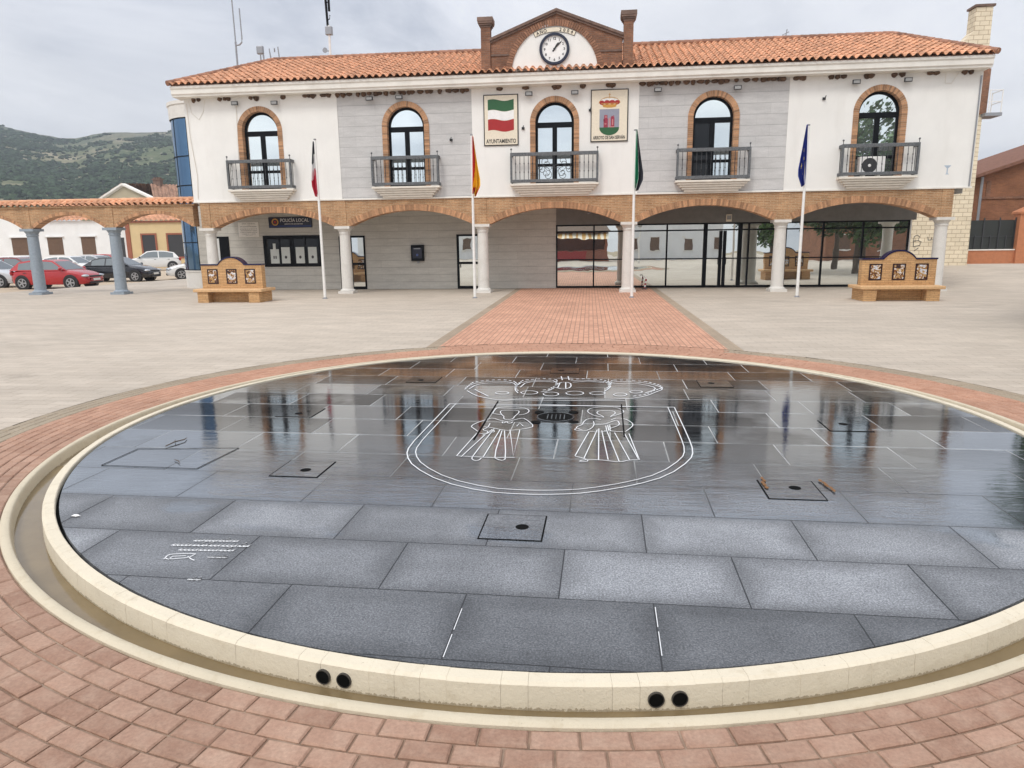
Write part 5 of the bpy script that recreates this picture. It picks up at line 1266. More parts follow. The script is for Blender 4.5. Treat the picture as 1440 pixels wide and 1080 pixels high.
for x in LX[:3]:
    mb = MB(); mb.box(x - 0.16, x + 0.16, AY0 - 0.02, AY1 + 0.02, AZ, 3.46); mb.build('brick_pier', M['tan'], arcade)
    column(arcade, x, (AY0 + AY1) / 2, M['bluegrey'], AZ)
mb = MB(); mb.box(-26.5, -15.42, AY0 - 0.05, AY1 + 0.05, 3.46, 3.52); mb.build('brick_band', M['tan'], arcade)
mb = MB(); tiles(mb, (-26.5, AY0 - 0.12, 3.545), (-15.42, AY0 - 0.12, 3.545), (-26.5, (AY0 + AY1) / 2, 3.70), (-15.42, (AY0 + AY1) / 2, 3.70), 0.26, 1, 0.07)
tiles(mb, (-15.42, AY1 + 0.12, 3.545), (-26.5, AY1 + 0.12, 3.545), (-15.42, (AY0 + AY1) / 2, 3.70), (-26.5, (AY0 + AY1) / 2, 3.70), 0.26, 1, 0.07)
ridge_caps(mb, (-26.5, (AY0 + AY1) / 2, 3.73), (-15.42, (AY0 + AY1) / 2, 3.73), 0.09)
mb.add([(-26.5, AY0 - .08, 3.525), (-15.42, AY0 - .08, 3.525), (-15.42, AY1 + .08, 3.525), (-26.5, AY1 + .08, 3.525)], [(0, 1, 2, 3)])
mb.build('tile_coping', M['tile'], arcade)

# ------------------------------------------------- things under the arcade
pl = thing('plaque', 'white stone plaque with lines of lettering on the grey wall by the police sign', 'plaque', (-14.50, YB - 0.002, 2.56))
mb = MB(); mb.box(-0.46, 0.46, -0.03, 0.0, -0.31, 0.31); mb.build('slab', M['cornice'], pl, bevel=0.01)
mb = MB(); q = random.Random(9)
for z, w, h in ((0.24, 0.28, 0.035), (0.17, 0.06, 0.02), (0.12, 0.36, 0.035), (0.02, 0.38, 0.03), (-0.05, 0.36, 0.03), (-0.12, 0.37, 0.03), (-0.19, 0.30, 0.03), (-0.25, 0.15, 0.02)):
    x = -w
    while x < w:
        l = q.uniform(0.012, 0.022); mb.add([(x, -0.0325, z - h / 2), (x + l * 0.6, -0.0325, z - h / 2), (x + l, -0.0325, z + h / 2), (x + l * 0.4, -0.0325, z + h / 2)], [(0, 1, 2, 3)]); x += l + (0.022 if q.random() < 0.2 else 0.006)
mb.build('inscription', M['ink'], pl)
ps = thing('police_sign', 'dark navy sign lettered POLICÍA LOCAL with a round badge, above the poster window', 'sign', (-12.62, YB - 0.002, 2.83))
mb = MB(); mb.box(-0.95, 0.95, -0.06, 0.0, -0.22, 0.22); mb.build('board', M['clockrim'], ps, bevel=0.01)
mb = MB(); mb.box(-0.92, 0.92, -0.063, -0.05, -0.19, -0.12); mb.build('blue_band', mat('sign blue', (0.012, 0.035, 0.15), 0.4), ps)
mb = MB(); disc_y(mb, 0.10, 0.15, -0.066, -0.05, 24); mb.build('badge_ring', M['gold'], ps, loc=(-0.66, 0, 0.02))
mb = MB(); mb.cyl((-0.66, -0.066, 0.02), (-0.66, -0.05, 0.02), 0.055, None, 16); mb.build('badge', M['red'], ps)
text_mesh('POLICÍA LOCAL', 0.20, M['white'], 'lettering', ps, (0.20, -0.064, 0.02), (PI / 2, 0, 0), 0.002, width=1.25)
text_mesh('ARROYO DE SAN SERVÁN', 0.07, M['white'], 'small_lettering', ps, (0.15, -0.064, -0.09), (PI / 2, 0, 0), 0.002, width=0.8)
bx = thing('letter_box', 'black wall mounted box with a small blue sign, on the grey wall between two doors', 'letter box', (-7.15, YB - 0.002, 1.5))
mb = MB(); mb.box(-0.27, 0.27, -0.16, 0, -0.33, 0.33); mb.build('casing', M['black'], bx, bevel=0.02)
mb = MB(); mb.box(-0.20, 0.20, -0.166, -0.15, -0.22, 0.22); mb.build('front_panel', M['clockrim'], bx, bevel=0.01)
mb = MB(); mb.add([(0.05 * math.cos(2 * PI * k / 16), -0.169, -0.08 + 0.05 * math.sin(2 * PI * k / 16)) for k in range(16)], [tuple(range(16))]); mb.build('emblem', mat('sign blue light', (0.05, 0.09, 0.28), 0.4), bx)
mb = MB(); mb.box(-0.14, 0.14, -0.170, -0.16, 0.16, 0.20); mb.build('label_strip', M['galv'], bx)
mb = MB(); mb.box(-0.04, 0.04, -0.05, 0, -0.42, -0.33); mb.build('lock', M['galv'], bx)
el = thing('emergency_light', 'small beige box lamp on the dark lintel above the glass doors', 'lamp', (5.46, YB - 0.062, 2.73))
mb = MB(); mb.box(-0.11, 0.11, -0.07, 0, -0.14, 0.14); mb.build('housing', M['signcream'], el, bevel=0.015)
mb = MB(); mb.box(-0.085, 0.085, -0.075, -0.06, -0.06, 0.10); mb.build('diffuser', M['lens'], el, bevel=0.01)
wc = thing('security_camera', 'small pale camera under the arcade ceiling above the first shop window', 'camera', (-0.1, YB - 0.002, 2.98))
mb = MB(); mb.cyl((0, -0.02, 0), (0.14, -0.12, 0.05), 0.03, 0.035, 10); mb.build('body', M['galv'], wc); mb = MB(); mb.box(-0.03, 0.03, -0.04, 0, -0.03, 0.03); mb.build('mount', M['galv'], wc)
rs = thing('wet_floor_marker', 'small red and white striped post with a curled top in front of the glass doors', 'marker', (2.19, 28.35, 0.0))
mb = MB()
for k in range(5): mb.cyl((0.01 * k, 0, 0.08 * k), (0.01 * (k + 1), 0, 0.08 * (k + 1)), 0.035, None, 10, k % 2)
mb.build('post', [M['red'], M['white']], rs)
mb = MB(); mb.tube([(0.05, 0, 0.40), (0.03, 0, 0.48), (-0.03, 0, 0.50), (-0.06, 0, 0.44)], 0.022); mb.build('hook', M['white'], rs)
mb = MB(); mb.lathe([(0.12, 0), (0.11, 0.03), (0.04, 0.04)], (0, 0, 0.001), 14); mb.build('foot', M['iron'], rs)

# --------------------------------------------------------- right background
GB = 0.43
tw_ = thing('block_tower', 'tall cream concrete block wall with a chimney, behind the right end of the town hall', 'building', (0, 0, 0))
mb = MB(); mb.prism_y([(12.9, GB - 0.1), (18.95, GB - 0.1), (18.80, 12.52), (18.05, 12.50), (18.05, 11.48), (17.50, 10.86), (16.6, 10.45), (12.9, 10.45)], 38.0, 38.7); mb.build('block_wall', M['blocks'], tw_)
mb = MB(); mb.box(17.98, 18.88, 37.94, 38.76, 12.52, 12.62); mb.build('chimney_cap', M['coping'], tw_)
mb = MB(); mb.box(18.62, 18.98, 37.9, 37.998, 7.7, 9.75); mb.build('brick_strip', M['oldbrick'], tw_)
mb = MB(); mb.box(18.8, 19.55, 37.6, 38.6, 7.55, 7.70); mb.build('platform', M['galv'], tw_)
mb = MB()
for x, y in ((19.5, 37.65), (19.5, 38.55), (18.95, 37.65)): mb.cyl((x, y, 7.7), (x, y, 8.75), 0.025, None, 8)
for z in (8.72, 8.2): mb.tube([(18.9, 37.65, z), (19.5, 37.65, z), (19.5, 38.55, z)], 0.02, 6)
mb.build('handrail', M['polewhite'], tw_)
mb = MB()
def scr(P_): mb.tube([(x, 37.992, z) for x, z in P_], 0.016, 4)
scr([(16.30, 1.42), (16.28, 1.70), (16.30, 1.92), (16.42, 2.0), (16.55, 1.92), (16.50, 1.72), (16.30, 1.70)]); scr([(16.30, 1.42), (16.60, 1.48), (16.66, 1.66), (16.5, 1.72)]); scr([(16.35, 1.2), (16.55, 1.36)])
scr([(16.95, 1.90), (16.98, 1.74), (17.10, 1.74), (17.14, 1.88), (17.16, 1.74), (17.26, 1.80)])
mb.build('graffiti', M['lamp'], tw_)
bh = thing('brick_house', 'orange brick house with a raking tiled roof at the far right edge', 'house', (0, 0, 0))
HY = 44.0; hx0 = 22.15
mb = MB(); mb.prism_y([(hx0, 0.2), (40, 0.2), (40, 5.6), (31, 8.2), (hx0, 5.32)], HY, HY + 10); mb.build('gable_wall', M['redbrick'], bh)
mb = MB(); mb.box(hx0 - 0.03, 40, HY - 0.06, HY - 0.001, 3.98, 4.10); mb.box(hx0 + 0.35, hx0 + 0.6, HY - 0.04, HY - 0.001, 4.1, 5.0); mb.build('string_course', M['oldbrick'], bh)
mb = MB(); mb.prism_y([(hx0 - 0.75, 5.02), (31, 8.28), (31, 8.46), (hx0 - 0.75, 5.20)], HY - 0.45, HY + 10.2); mb.prism_y([(31, 8.28), (40.6, 5.4), (40.6, 5.58), (31, 8.46)], HY - 0.45, HY + 10.2); mb.build('roof', M['rooftile'], bh)
mb = MB(); mb.cyl((hx0 + 0.06, HY - 0.08, 0.3), (hx0 + 0.06, HY - 0.08, 5.2), 0.07, None, 10); mb.build('downpipe', M['galv'], bh)
sh = thing('shed', 'low shed with a dark sloping roof in the gap behind the block wall', 'shed', (0, 0, 0))
mb = MB(); mb.prism_y([(21.6, 0.2), (24.4, 0.2), (24.4, 3.55), (21.6, 2.95)], 46.5, 49); mb.build('wall', M['orange'], sh)
mb = MB(); mb.prism_y([(21.3, 2.98), (24.5, 3.62), (24.5, 3.86), (21.3, 3.2)], 46.2, 49.3); mb.build('roof', M['coping'], sh)
fe = thing('brick_fence', 'orange brick garden wall with dark railing panels and a capped pier at the right edge', 'fence', (0, 0, 0))
FYY = 40.0
mb = MB(); mb.box(19.0, 22.25, FYY, FYY + 0.3, 0.2, 1.16); mb.box(22.25, 30, FYY - 0.10, FYY + 0.3, 0.2, 1.14); mb.build('base_wall', M['orange'], fe)
mb = MB(); mb.box(19.0, 22.25, FYY - 0.04, FYY + 0.34, 1.16, 1.22); mb.box(22.95, 30, FYY - 0.04, FYY + 0.34, 1.15, 1.21); mb.build('wall_coping', M['cornice'], fe)
mb = MB(); mb.box(19.05, 22.2, FYY + 0.16, FYY + 0.18, 1.22, 2.72); mb.box(22.98, 29.8, FYY + 0.16, FYY + 0.18, 1.21, 2.6); mb.build('screen_panel', M['mesh'], fe)
mb = MB()
for k in range(9): x = 19.1 + k * 0.385; mb.box(x - 0.025, x + 0.025, FYY + 0.11, FYY + 0.16, 1.22, 2.85 if k % 2 == 0 else 1.95)
mb.box(19.05, 22.2, FYY + 0.12, FYY + 0.15, 1.86, 1.91); mb.build('railing', M['iron'], fe)
mb = MB(); mb.box(22.22, 22.95, FYY - 0.16, FYY + 0.45, 0.2, 3.02); mb.build('pier', M['orange'], fe, bevel=0.01)
mb = MB(); mb.box(22.14, 23.03, FYY - 0.24, FYY + 0.53, 3.02, 3.12); mb.add([(22.14, FYY - 0.24, 3.121), (23.03, FYY - 0.24, 3.121), (23.03, FYY + 0.53, 3.121), (22.14, FYY + 0.53, 3.121), (22.585, FYY + 0.145, 3.42)], [(0, 1, 4), (1, 2, 4), (2, 3, 4), (3, 0, 4)]); mb.cyl((22.585, FYY + 0.145, 3.40), (22.585, FYY + 0.145, 3.56), 0.07, 0.03, 10); mb.build('pier_cap', M['orange'], fe)
# ----------------------------------------------------- houses on the left
def hwin(parent, x0, x1, z0, z1, y, mfill, mframe=None, ledge=True):
    mb = MB(); mb.box(x0, x1, y - 0.03, y + 0.05, z0, z1); w_ = mb.build('window', mfill, parent)
    if mframe:
        mb = MB(); t = 0.16
        for a, b, c, d in ((x0 - t, x1 + t, z1, z1 + t), (x0 - t, x1 + t, z0 - t, z0), (x0 - t, x0, z0, z1), (x1, x1 + t, z0, z1)): mb.box(a, b, y - 0.07, y + 0.02, c, d)
        mb.build('frame', mframe, w_)
    if ledge:
        mb = MB(); mb.box(x0 - 0.2, x1 + 0.2, y - 0.18, y + 0.02, z1 + 0.03, z1 + 0.12); mb.build('lintel', M['whitewall'], w_)
wh = thing('white_house', 'long low whitewashed house with brown shuttered windows behind the parked cars', 'house')
HY = 64.0
mb = MB(); mb.box(-72, -43.9, HY, HY + 9, -0.2, 4.38); mb.box(-72, -55.5, HY + 0.02, HY + 9, 4.38, 4.9); mb.build('wall', M['whitewall'], wh)
for x0, x1 in ((-56.3, -54.6), (-52.5, -50.9), (-48.95, -47.5), (-60.5, -58.9), (-65, -63.4)): hwin(wh, x0, x1, 1.2, 2.85, HY, M['brownsh'])
mb = MB(); mb.box(-45.35, -44.5, HY - 0.04, HY + 0.04, -0.1, 2.75); mb.build('door', M['lamp'], wh)
mb = MB(); tiles(mb, (-55.4, HY - 0.25, 4.42), (-43.8, HY - 0.25, 4.42), (-55.4, HY + 5, 6.2), (-43.8, HY + 5, 6.2), 0.5, 10, 0.1); mb.build('roof', M['tile'], wh)
yh = thing('yellow_house', 'pale yellow house with terracotta window frames and a tiled roof beside the white house', 'house')
mb = MB(); mb.box(-43.88, -26, HY - 0.15, HY + 9, -0.2, 4.12); mb.build('wall', M['yellowwall'], yh)
for x0, x1 in ((-42.5, -41.2), (-39.9, -38.4), (-36.5, -35)): hwin(yh, x0, x1, 0.9, 2.95, HY - 0.15, M['lamp'], M['terracotta'], False)
mb = MB(); mb.box(-44.15, -43.7, HY - 0.22, HY, -0.2, 4.1); mb.build('corner_trim', M['terracotta'], yh)
mb = MB(); mb.box(-43.88, -26, HY - 0.3, HY - 0.1, 4.1, 4.26); mb.build('eaves', M['terracotta'], yh)
mb = MB(); tiles(mb, (-43.9, HY - 0.4, 4.27), (-26, HY - 0.4, 4.27), (-43.9, HY + 5, 6.1), (-26, HY + 5, 6.1), 0.5, 10, 0.1); mb.build('roof', M['tile'], yh)
gh = thing('gable_house', 'ochre gabled house with a terracotta roof and chimneys rising behind the yellow house', 'house')
P0, P1, P2 = Vector((-57.7, 80, 7.5)), Vector((-54.5, 80, 9.2)), Vector((-50.7, 80, 7.42)); dv = Vector((10.4, 7.8, 0))
mb = MB(); b0, b2 = Vector((-57.2, 80, -0.1)), Vector((-51.2, 80, -0.1)); g0, g2 = Vector((-57.2, 80, 7.7)), Vector((-51.2, 80, 7.6)); g1 = Vector((-54.5, 80, 9.12))
mb.add([b0, b2, g2, g1, g0, b0 + dv, b2 + dv, g2 + dv, g1 + dv, g0 + dv], [(0, 1, 2, 3, 4), (1, 6, 7, 2), (0, 4, 9, 5), (5, 9, 8, 7, 6)]); mb.build('wall', M['ochrewall'], gh)
mb = MB(); o_ = Vector((-0.4, -0.3, 0)); tiles(mb, P2 + o_, P2 + dv, P1 + o_, P1 + dv, 0.4, 9, 0.09); tiles(mb, P0 + dv, P0 + o_, P1 + dv, P1 + o_, 0.4, 9, 0.09); mb.build('roof', mat('faded roof tile', (0.36, 0.215, 0.15), 0.85, 0.15, 2, rnd=0.2), gh)
mb = MB(); e_ = Vector((-0.42, -0.32, 0)); t_ = Vector((0, 0, -0.22))
for a, b in ((P0, P1), (P1, P2)): mb.add([a + e_, b + e_, b + e_ + t_, a + e_ + t_, a + o_ * .2, b + o_ * .2, b + o_ * .2 + t_, a + o_ * .2 + t_], [(0, 1, 2, 3), (0, 1, 5, 4), (3, 2, 6, 7)])
mb.build('verge', M['cornice'], gh)
for c in (P1 + dv * 0.26, P1 + dv * 0.72):
    mb = MB(); mb.box(c.x - 0.45, c.x + 0.45, c.y - 0.3, c.y + 0.3, c.z - 0.6, c.z + 0.5); mb.box(c.x - 0.55, c.x + 0.55, c.y - 0.4, c.y + 0.4, c.z + 0.5, c.z + 0.62)
    for k in range(3): mb.box(c.x - 0.4 + k * 0.32, c.x - 0.22 + k * 0.32, c.y - 0.2, c.y + 0.2, c.z + 0.62, c.z + 0.8)
    mb.build('chimney', M['coping'], gh)

# -------------------------------------------------------------- parked cars
CARP = {}
def paint(name, col, rough=0.25):
    if name not in CARP: CARP[name] = mat('car paint ' + name, col, rough, 0.03, 3, coat=0.6)
    return CARP[name]
def car(lb, x, y, ang, kind, p, z=-0.146, group='cars in the parking area'):
    t = thing('parked_car', lb, 'car', (x, y, z), math.radians(ang), group)
    if kind == 'hatch': Lc, W, belt, roof, gh_ = 4.05, 0.85, 0.93, 1.45, [(-1.96, 0.92), (-1.52, 1.34), (-0.9, 1.43), (-0.2, 1.45), (0.22, 1.41), (1.02, 0.92)]
    elif kind == 'sedan': Lc, W, belt, roof, gh_ = 4.45, 0.87, 0.94, 1.45, [(-1.75, 0.95), (-1.05, 1.36), (-0.6, 1.43), (-0.1, 1.44), (0.25, 1.40), (1.08, 0.94)]
    elif kind == 'suv': Lc, W, belt, roof, gh_ = 4.5, 0.92, 1.06, 1.68, [(-2.10, 1.05), (-1.72, 1.52), (-1.0, 1.66), (-0.2, 1.68), (0.35, 1.62), (1.15, 1.06)]
    else: Lc, W, belt, roof, gh_ = 4.6, 0.88, 0.98, 1.50, [(-2.2, 0.97), (-1.95, 1.38), (-1.0, 1.49), (-0.2, 1.50), (0.25, 1.46), (1.08, 0.97)]
    h = Lc / 2; zb = 0.20 if kind != 'suv' else 0.26
    stn = [(-h, 0.66, belt - 0.30, zb + 0.18), (-h + 0.07, 0.80, belt - 0.12, zb + 0.08), (-h + 0.35, 0.97, belt - 0.02, zb), (-h + 0.9, 1.0, belt, zb), (0, 1.0, belt - 0.01, zb), (h - 1.05, 1.0, belt - 0.01, zb), (h - 0.55, 0.97, belt - 0.11, zb), (h - 0.2, 0.88, belt - 0.23, zb + 0.02), (h - 0.04, 0.74, belt - 0.36, zb + 0.08), (h, 0.60, belt - 0.45, zb + 0.18)]
    mb = MB(); vs = []; m_ = 0
    for sx, k, zt, z0 in stn:
        w = W * k; half = [(0, zt + 0.035), (w * 0.55, zt + 0.03), (w * 0.88, zt), (w * 0.97, zt - 0.06), (w, z0 + (zt - z0) * 0.55), (w * 0.985, z0 + 0.16), (w * 0.93, z0 + 0.03), (w * 0.5, z0)]
        sec = half + [(-a, b) for a, b in half[::-1]]; m_ = len(sec); vs += [(sx, a, b) for a, b in sec]
    fs = [(i * m_ + j, i * m_ + (j + 1) % m_, (i + 1) * m_ + (j + 1) % m_, (i + 1) * m_ + j) for i in range(len(stn) - 1) for j in range(m_)] + [tuple(range(m_)), tuple(range((len(stn) - 1) * m_, len(stn) * m_))]
    mb.add(vs, fs)
    yat = lambda z: W * 0.93 - (z - belt) * 0.42
    n = len(gh_); vs = [(a, -yat(b), b) for a, b in gh_] + [(a, yat(b), b) for a, b in gh_]
    mb.add(vs, [tuple(range(n)), tuple(range(n, 2 * n))[::-1]] + [(i, n + i, n + i + 1, i + 1) for i in range(n - 1)])
    mb.build('body', p, t, smooth=38, bevel=0.03)
    # glazing, a few millimetres proud of the shell
    mb = MB()
    for s in (-1, 1):
        lowf, lowr = gh_[-1], gh_[0]; inner = []
        zl = belt + 0.035
        def side(xa, xb):
            def top(x):
                for (a, b), (c, d) in zip(gh_[:-1], gh_[1:]):
                    if a <= x <= c: return b + (d - b) * (x - a) / (c - a)
                return belt
            k = 6; P_ = []
            for i in range(k + 1):
                xx = xa + (xb - xa) * i / k; P_.append((xx, max(zl + 0.01, top(xx) - 0.075)))
            V = [(xx, s * (yat(zz) + 0.006), zz) for xx, zz in P_]; B_ = [(xx, s * (yat(zl) + 0.006), zl) for xx, zz in P_]
            mb.add(V + B_, [(i, i + 1, k + 1 + i + 1, k + 1 + i) for i in range(k)])
        xr, xf = gh_[0][0] + 0.30, gh_[-1][0] - 0.13; md = (xr + xf) / 2 - 0.12
        side(xr + (0.25 if kind == 'sedan' else 0.15), md - 0.04); side(md + 0.04, xf)
    for (a, b), (c, d) in ((gh_[-2], gh_[-1]), (gh_[0], gh_[1])):
        k0, k1 = 0.10, 0.92; dn = Vector((-(d - b), 0, c - a)).normalized() * 0.006
        if dn.z < 0: dn = -dn
        q = []
        for f in (k0, k1):
            xx, zz = a + (c - a) * f, b + (d - b) * f
            q += [(xx + dn.x, -(yat(zz) - 0.07), zz + dn.z), (xx + dn.x, yat(zz) - 0.07, zz + dn.z)]
        mb.add(q, [(0, 1, 3, 2)])
    mb.build('windows', M['carglass'], t)
    wr = 0.315 if kind != 'suv' else 0.36
    for sx in (h - 0.82, -h + 0.72):
        for s in (-1, 1):
            yo = s * (W + 0.004)
            mb = MB(); mb.cyl((sx, yo, wr + 0.02), (sx, s * (W - 0.25), wr + 0.02), wr + 0.065, None, 22); ar = mb.build('wheel_arch', M['trim'], t)
            mb = MB(); mb.cyl((sx, s * (W - 0.2), wr), (sx, s * (W + 0.012), wr), wr, None, 24); wl = mb.build('wheel', M['tyre'], t, bevel=0.02)
            mb = MB(); yr = s * (W + 0.018); R_ = wr * 0.68
            for k in range(5):
                aa = 2 * PI * k / 5; 
                def pp(r_, a_): return (sx + r_ * math.cos(a_), yr, wr + r_ * math.sin(a_))
                mb.add([pp(0.03, aa - 0.9), pp(R_, aa - 0.20), pp(R_, aa + 0.20), pp(0.03, aa + 0.9)], [(0, 1, 2, 3)])
            nn = 20; mb.add([pp(R_ * 0.9, 2 * PI * k / nn) for k in range(nn)] + [pp(R_ * 1.06, 2 * PI * k / nn) for k in range(nn)], [(k, (k + 1) % nn, nn + (k + 1) % nn, nn + k) for k in range(nn)])
            mb.cyl((sx, yr, wr), (sx, yr + s * 0.006, wr), 0.07, None, 12)
            mb.build('rim', M['rim'], wl)
    for s in (-1, 1):
        mb = MB(); mb.ico((h - 0.20, s * W * 0.70, belt - 0.29), 0.20, 0.17, 0.075, 0, sub=2); mb.build('headlight', M['headlight'], t, smooth=60)
        mb = MB(); mb.ico((-h + 0.10, s * W * 0.76, belt - 0.13), 0.10, 0.12, 0.13, 0, sub=2); mb.build('tail_light', M['red'], t, smooth=60)
        mb = MB(); mb.ico((gh_[-1][0] - 0.22, s * (W + 0.07), belt + 0.08), 0.07, 0.11, 0.075, 0, sub=2); mb.build('wing_mirror', p if kind != 'suv' else M['trim'], t, smooth=60)
    mb = MB(); mb.box(h - 0.14, h - 0.015, -0.42, 0.42, belt - 0.36, belt - 0.27); mb.box(h - 0.1, h + 0.012, -0.5, 0.5, zb + 0.06, zb + 0.16); mb.build('grille', M['trim'], t, bevel=0.02)
    mb = MB(); mb.box(h - 0.02, h + 0.022, -0.26, 0.26, zb + 0.20, zb + 0.31); mb.build('number_plate', M['plate'], t)
    mb = MB()
    for s in (-1, 1):
        for xx in (md - 0.16, md + 0.55): pass
        mb.box(gh_[0][0] + 0.75, gh_[0][0] + 0.90, s * (W * 0.985) - 0.02, s * (W * 0.985) + 0.02, belt - 0.13, belt - 0.10); mb.box(md - 0.02 + 0.22, md + 0.36, s * (W * 0.985) - 0.02, s * (W * 0.985) + 0.02, belt - 0.13, belt - 0.10)
    mb.build('door_handles', M['trim'], t)
    return t
redp = paint('bright red', (0.40, 0.012, 0.016)); drk = paint('dark red', (0.16, 0.012, 0.014)); blk = paint('black blue', (0.010, 0.011, 0.016), 0.15); wht = paint('white', (0.75, 0.75, 0.74)); slv = paint('silver', (0.50, 0.51, 0.53))
car('bright red hatchback with alloy wheels parked in front behind the left blue grey column', -27.0, 33.3, 3, 'hatch', redp)
car('black saloon parked behind the second blue grey column', -28.2, 39.8, 4, 'sedan', blk)
car('dark red car parked at the far left behind the bright red hatchback', -34.4, 39.6, 2, 'estate', drk)
car('silver car of which only the nose shows at the left edge of the picture', -32.0, 34.6, 2, 'hatch', slv)
car('white hatchback showing only its roof and windscreen above the bright red car', -36.6, 46.6, 3, 'hatch', wht)
car('silver saloon showing only its roof above the black saloon', -38.0, 51.0, 3, 'sedan', slv)
car('red hatchback almost hidden in the last row behind the black saloon', -40.2, 55.8, 5, 'hatch', redp)
car('white estate car behind the dark red car at the left edge', -40.2, 46.5, 2, 'estate', wht)
car('white off road car seen from its side in front of the yellow house', -37.3, 57.0, 214, 'suv', wht)
car('white hatchback half hidden behind the blue glazed stair tower', -24.6, 42.6, 214, 'hatch', wht)

# --------------------------------------------------------------- far hills
from mathutils import noise as mn
SKY_ = [(-2.2, 60), (-1.4, 128), (-1.05, 132), (-0.869, 112), (-0.825, 105), (-0.776, 99), (-0.748, 99), (-0.725, 102), (-0.69, 103), (-0.65, 102), (-0.604, 102), (-0.45, 88), (-0.25, 40), (-0.05, 8), (0.1, 0), (0.6, 0)]
def sky_h(a):
    for (p, q), (r_, s_) in zip(SKY_[:-1], SKY_[1:]):
        if p <= a <= r_: return q + (s_ - q) * (a - p) / (r_ - p)
    return 0.0
def hill_z(x, y):
    a = x / y; g_ = max(0.0, min(1.0, (y - 150) / 470.0)); prof = g_ ** 1.25 if y < 620 else 1.0 - min(0.6, (y - 620) / 900)
    h = sky_h(a) * prof
    n_ = mn.fractal(Vector((x * 0.006, y * 0.006, 3.1)), 1.0, 2.0, 5) * 9.0 * g_ * (1 if y < 600 else 0.25) * min(1, h / 20)
    if 560 < y < 700: n_ *= 0.35
    return h + n_ + mn.fractal(Vector((x * 0.05, y * 0.05, 1.0)), 1.0, 2.0, 3) * 1.2 * g_ * min(1, h / 20) - 0.3
NA, NY = 190, 80; vs = []; fs = []
for j in range(NY + 1):
    y = 130 + (900 - 130) * (j / NY) ** 1.15
    for i in range(NA + 1):
        a = -1.6 + 1.75 * i / NA; vs.append((a * y, y, hill_z(a * y, y)))
for j in range(NY):
    for i in range(NA): fs.append((j * (NA + 1) + i, j * (NA + 1) + i + 1, (j + 1) * (NA + 1) + i + 1, (j + 1) * (NA + 1) + i))
mb = MB(); mb.add(vs, fs); hl = mb.build('hills', M['hill'], smooth=180); tag(hl, None, None, None, 'structure')
rs_ = random.Random(21); mb = MB()
for k in range(24000):
    y = 170 + 460 * rs_.random() ** 0.75; a = rs_.uniform(-1.02, -0.52); x = a * y
    d = mn.fractal(Vector((x * 0.014, y * 0.014, 7.7)), 1.0, 2.0, 4)
    if d < -0.34 + 0.55 * rs_.random() - 0.08 * (y < 330): continue
    s = rs_.uniform(0.55, 1.35) * (1.35 if rs_.random() < 0.15 else 1.0); z = hill_z(x, y)
    mb.ico((x, y, z + s * 0.35), s * rs_.uniform(0.9, 1.6), s, s * rs_.uniform(0.65, 1.0), 0.25, 0, rs_.random(), sub=0)
tag(mb.build('hill_scrub', M['shrub']), 'green scrub and low trees covering the hillside behind the houses', 'scrub', None, 'stuff')

# --------------------------------------------------------------------- trees
def make_tree(name, lb, x, y, h, cr, seed, z=0.0):
    q = random.Random(seed); t = thing(name, lb, 'tree', (x, y, z), 0, 'plaza trees')
    mb = MB(); tp = [(0, 0, 0), (0.05, 0.02, h * 0.2), (-0.03, 0.06, h * 0.4), (0.05, 0, h * 0.62), (0, 0.05, h * 0.85)]
    mb.tube(tp, [0.17, 0.14, 0.12, 0.08, 0.03], 10); cl = []
    for k in range(11):
        a = q.uniform(0, 2 * PI); z0 = h * q.uniform(0.32, 0.7); r_ = cr * q.uniform(0.5, 0.95); z1 = z0 + h * q.uniform(0.05, 0.24)
        e = (r_ * math.cos(a), r_ * math.sin(a), z1); mb.tube([(0, 0, z0), (e[0] * 0.5, e[1] * 0.5, z0 + (z1 - z0) * 0.7), e], [0.06, 0.04, 0.015], 6); cl.append(e)
    mb.build('trunk', M['bark'], t, smooth=60)
    mb = MB()
    for k in range(60):
        u, v = q.uniform(-1, 1), q.uniform(0, 2 * PI); rr_ = q.random() ** 0.45; s_ = math.sqrt(1 - u * u)
        cl.append((cr * rr_ * s_ * math.cos(v), cr * rr_ * s_ * math.sin(v), h * 0.62 + (h * 0.38) * rr_ * u))
    for c in cl:
        rc = q.uniform(0.4, 0.7) * cr * 0.5; tone = q.random()
        for k in range(95):
            d = Vector((q.gauss(0, 1), q.gauss(0, 1), q.gauss(0, 0.8))); d = d.normalized() * rc * q.random() ** 0.4; p_ = Vector(c) + d
            n_ = Vector((q.gauss(0, 1), q.gauss(0, 1), q.gauss(0.6, 1))).normalized(); a_ = n_.orthogonal().normalized(); b_2 = n_.cross(a_); l = q.uniform(0.10, 0.20)
            mb.add([p_ - a_ * l, p_ + b_2 * l * 0.5, p_ + a_ * l, p_ - b_2 * l * 0.5], [(0, 1, 2, 3)], 0, max(0, min(1, tone * 0.6 + q.random() * 0.4)))
    mb.build('crown', M['leaf'], t); return t
make_tree('plaza_tree', 'leafy green tree reflected in the right end of the shop front', 14.6, 17.8, 6.6, 2.3, 1)
make_tree('plaza_tree', 'tall leafy tree reflected in the rightmost balcony window', 15.8, 11.0, 9.0, 3.2, 2)
make_tree('plaza_tree', 'green tree standing nearest to the fountain, mirrored at the right edge of its wet granite', 10.6, 14.6, 6.0, 1.75, 3)

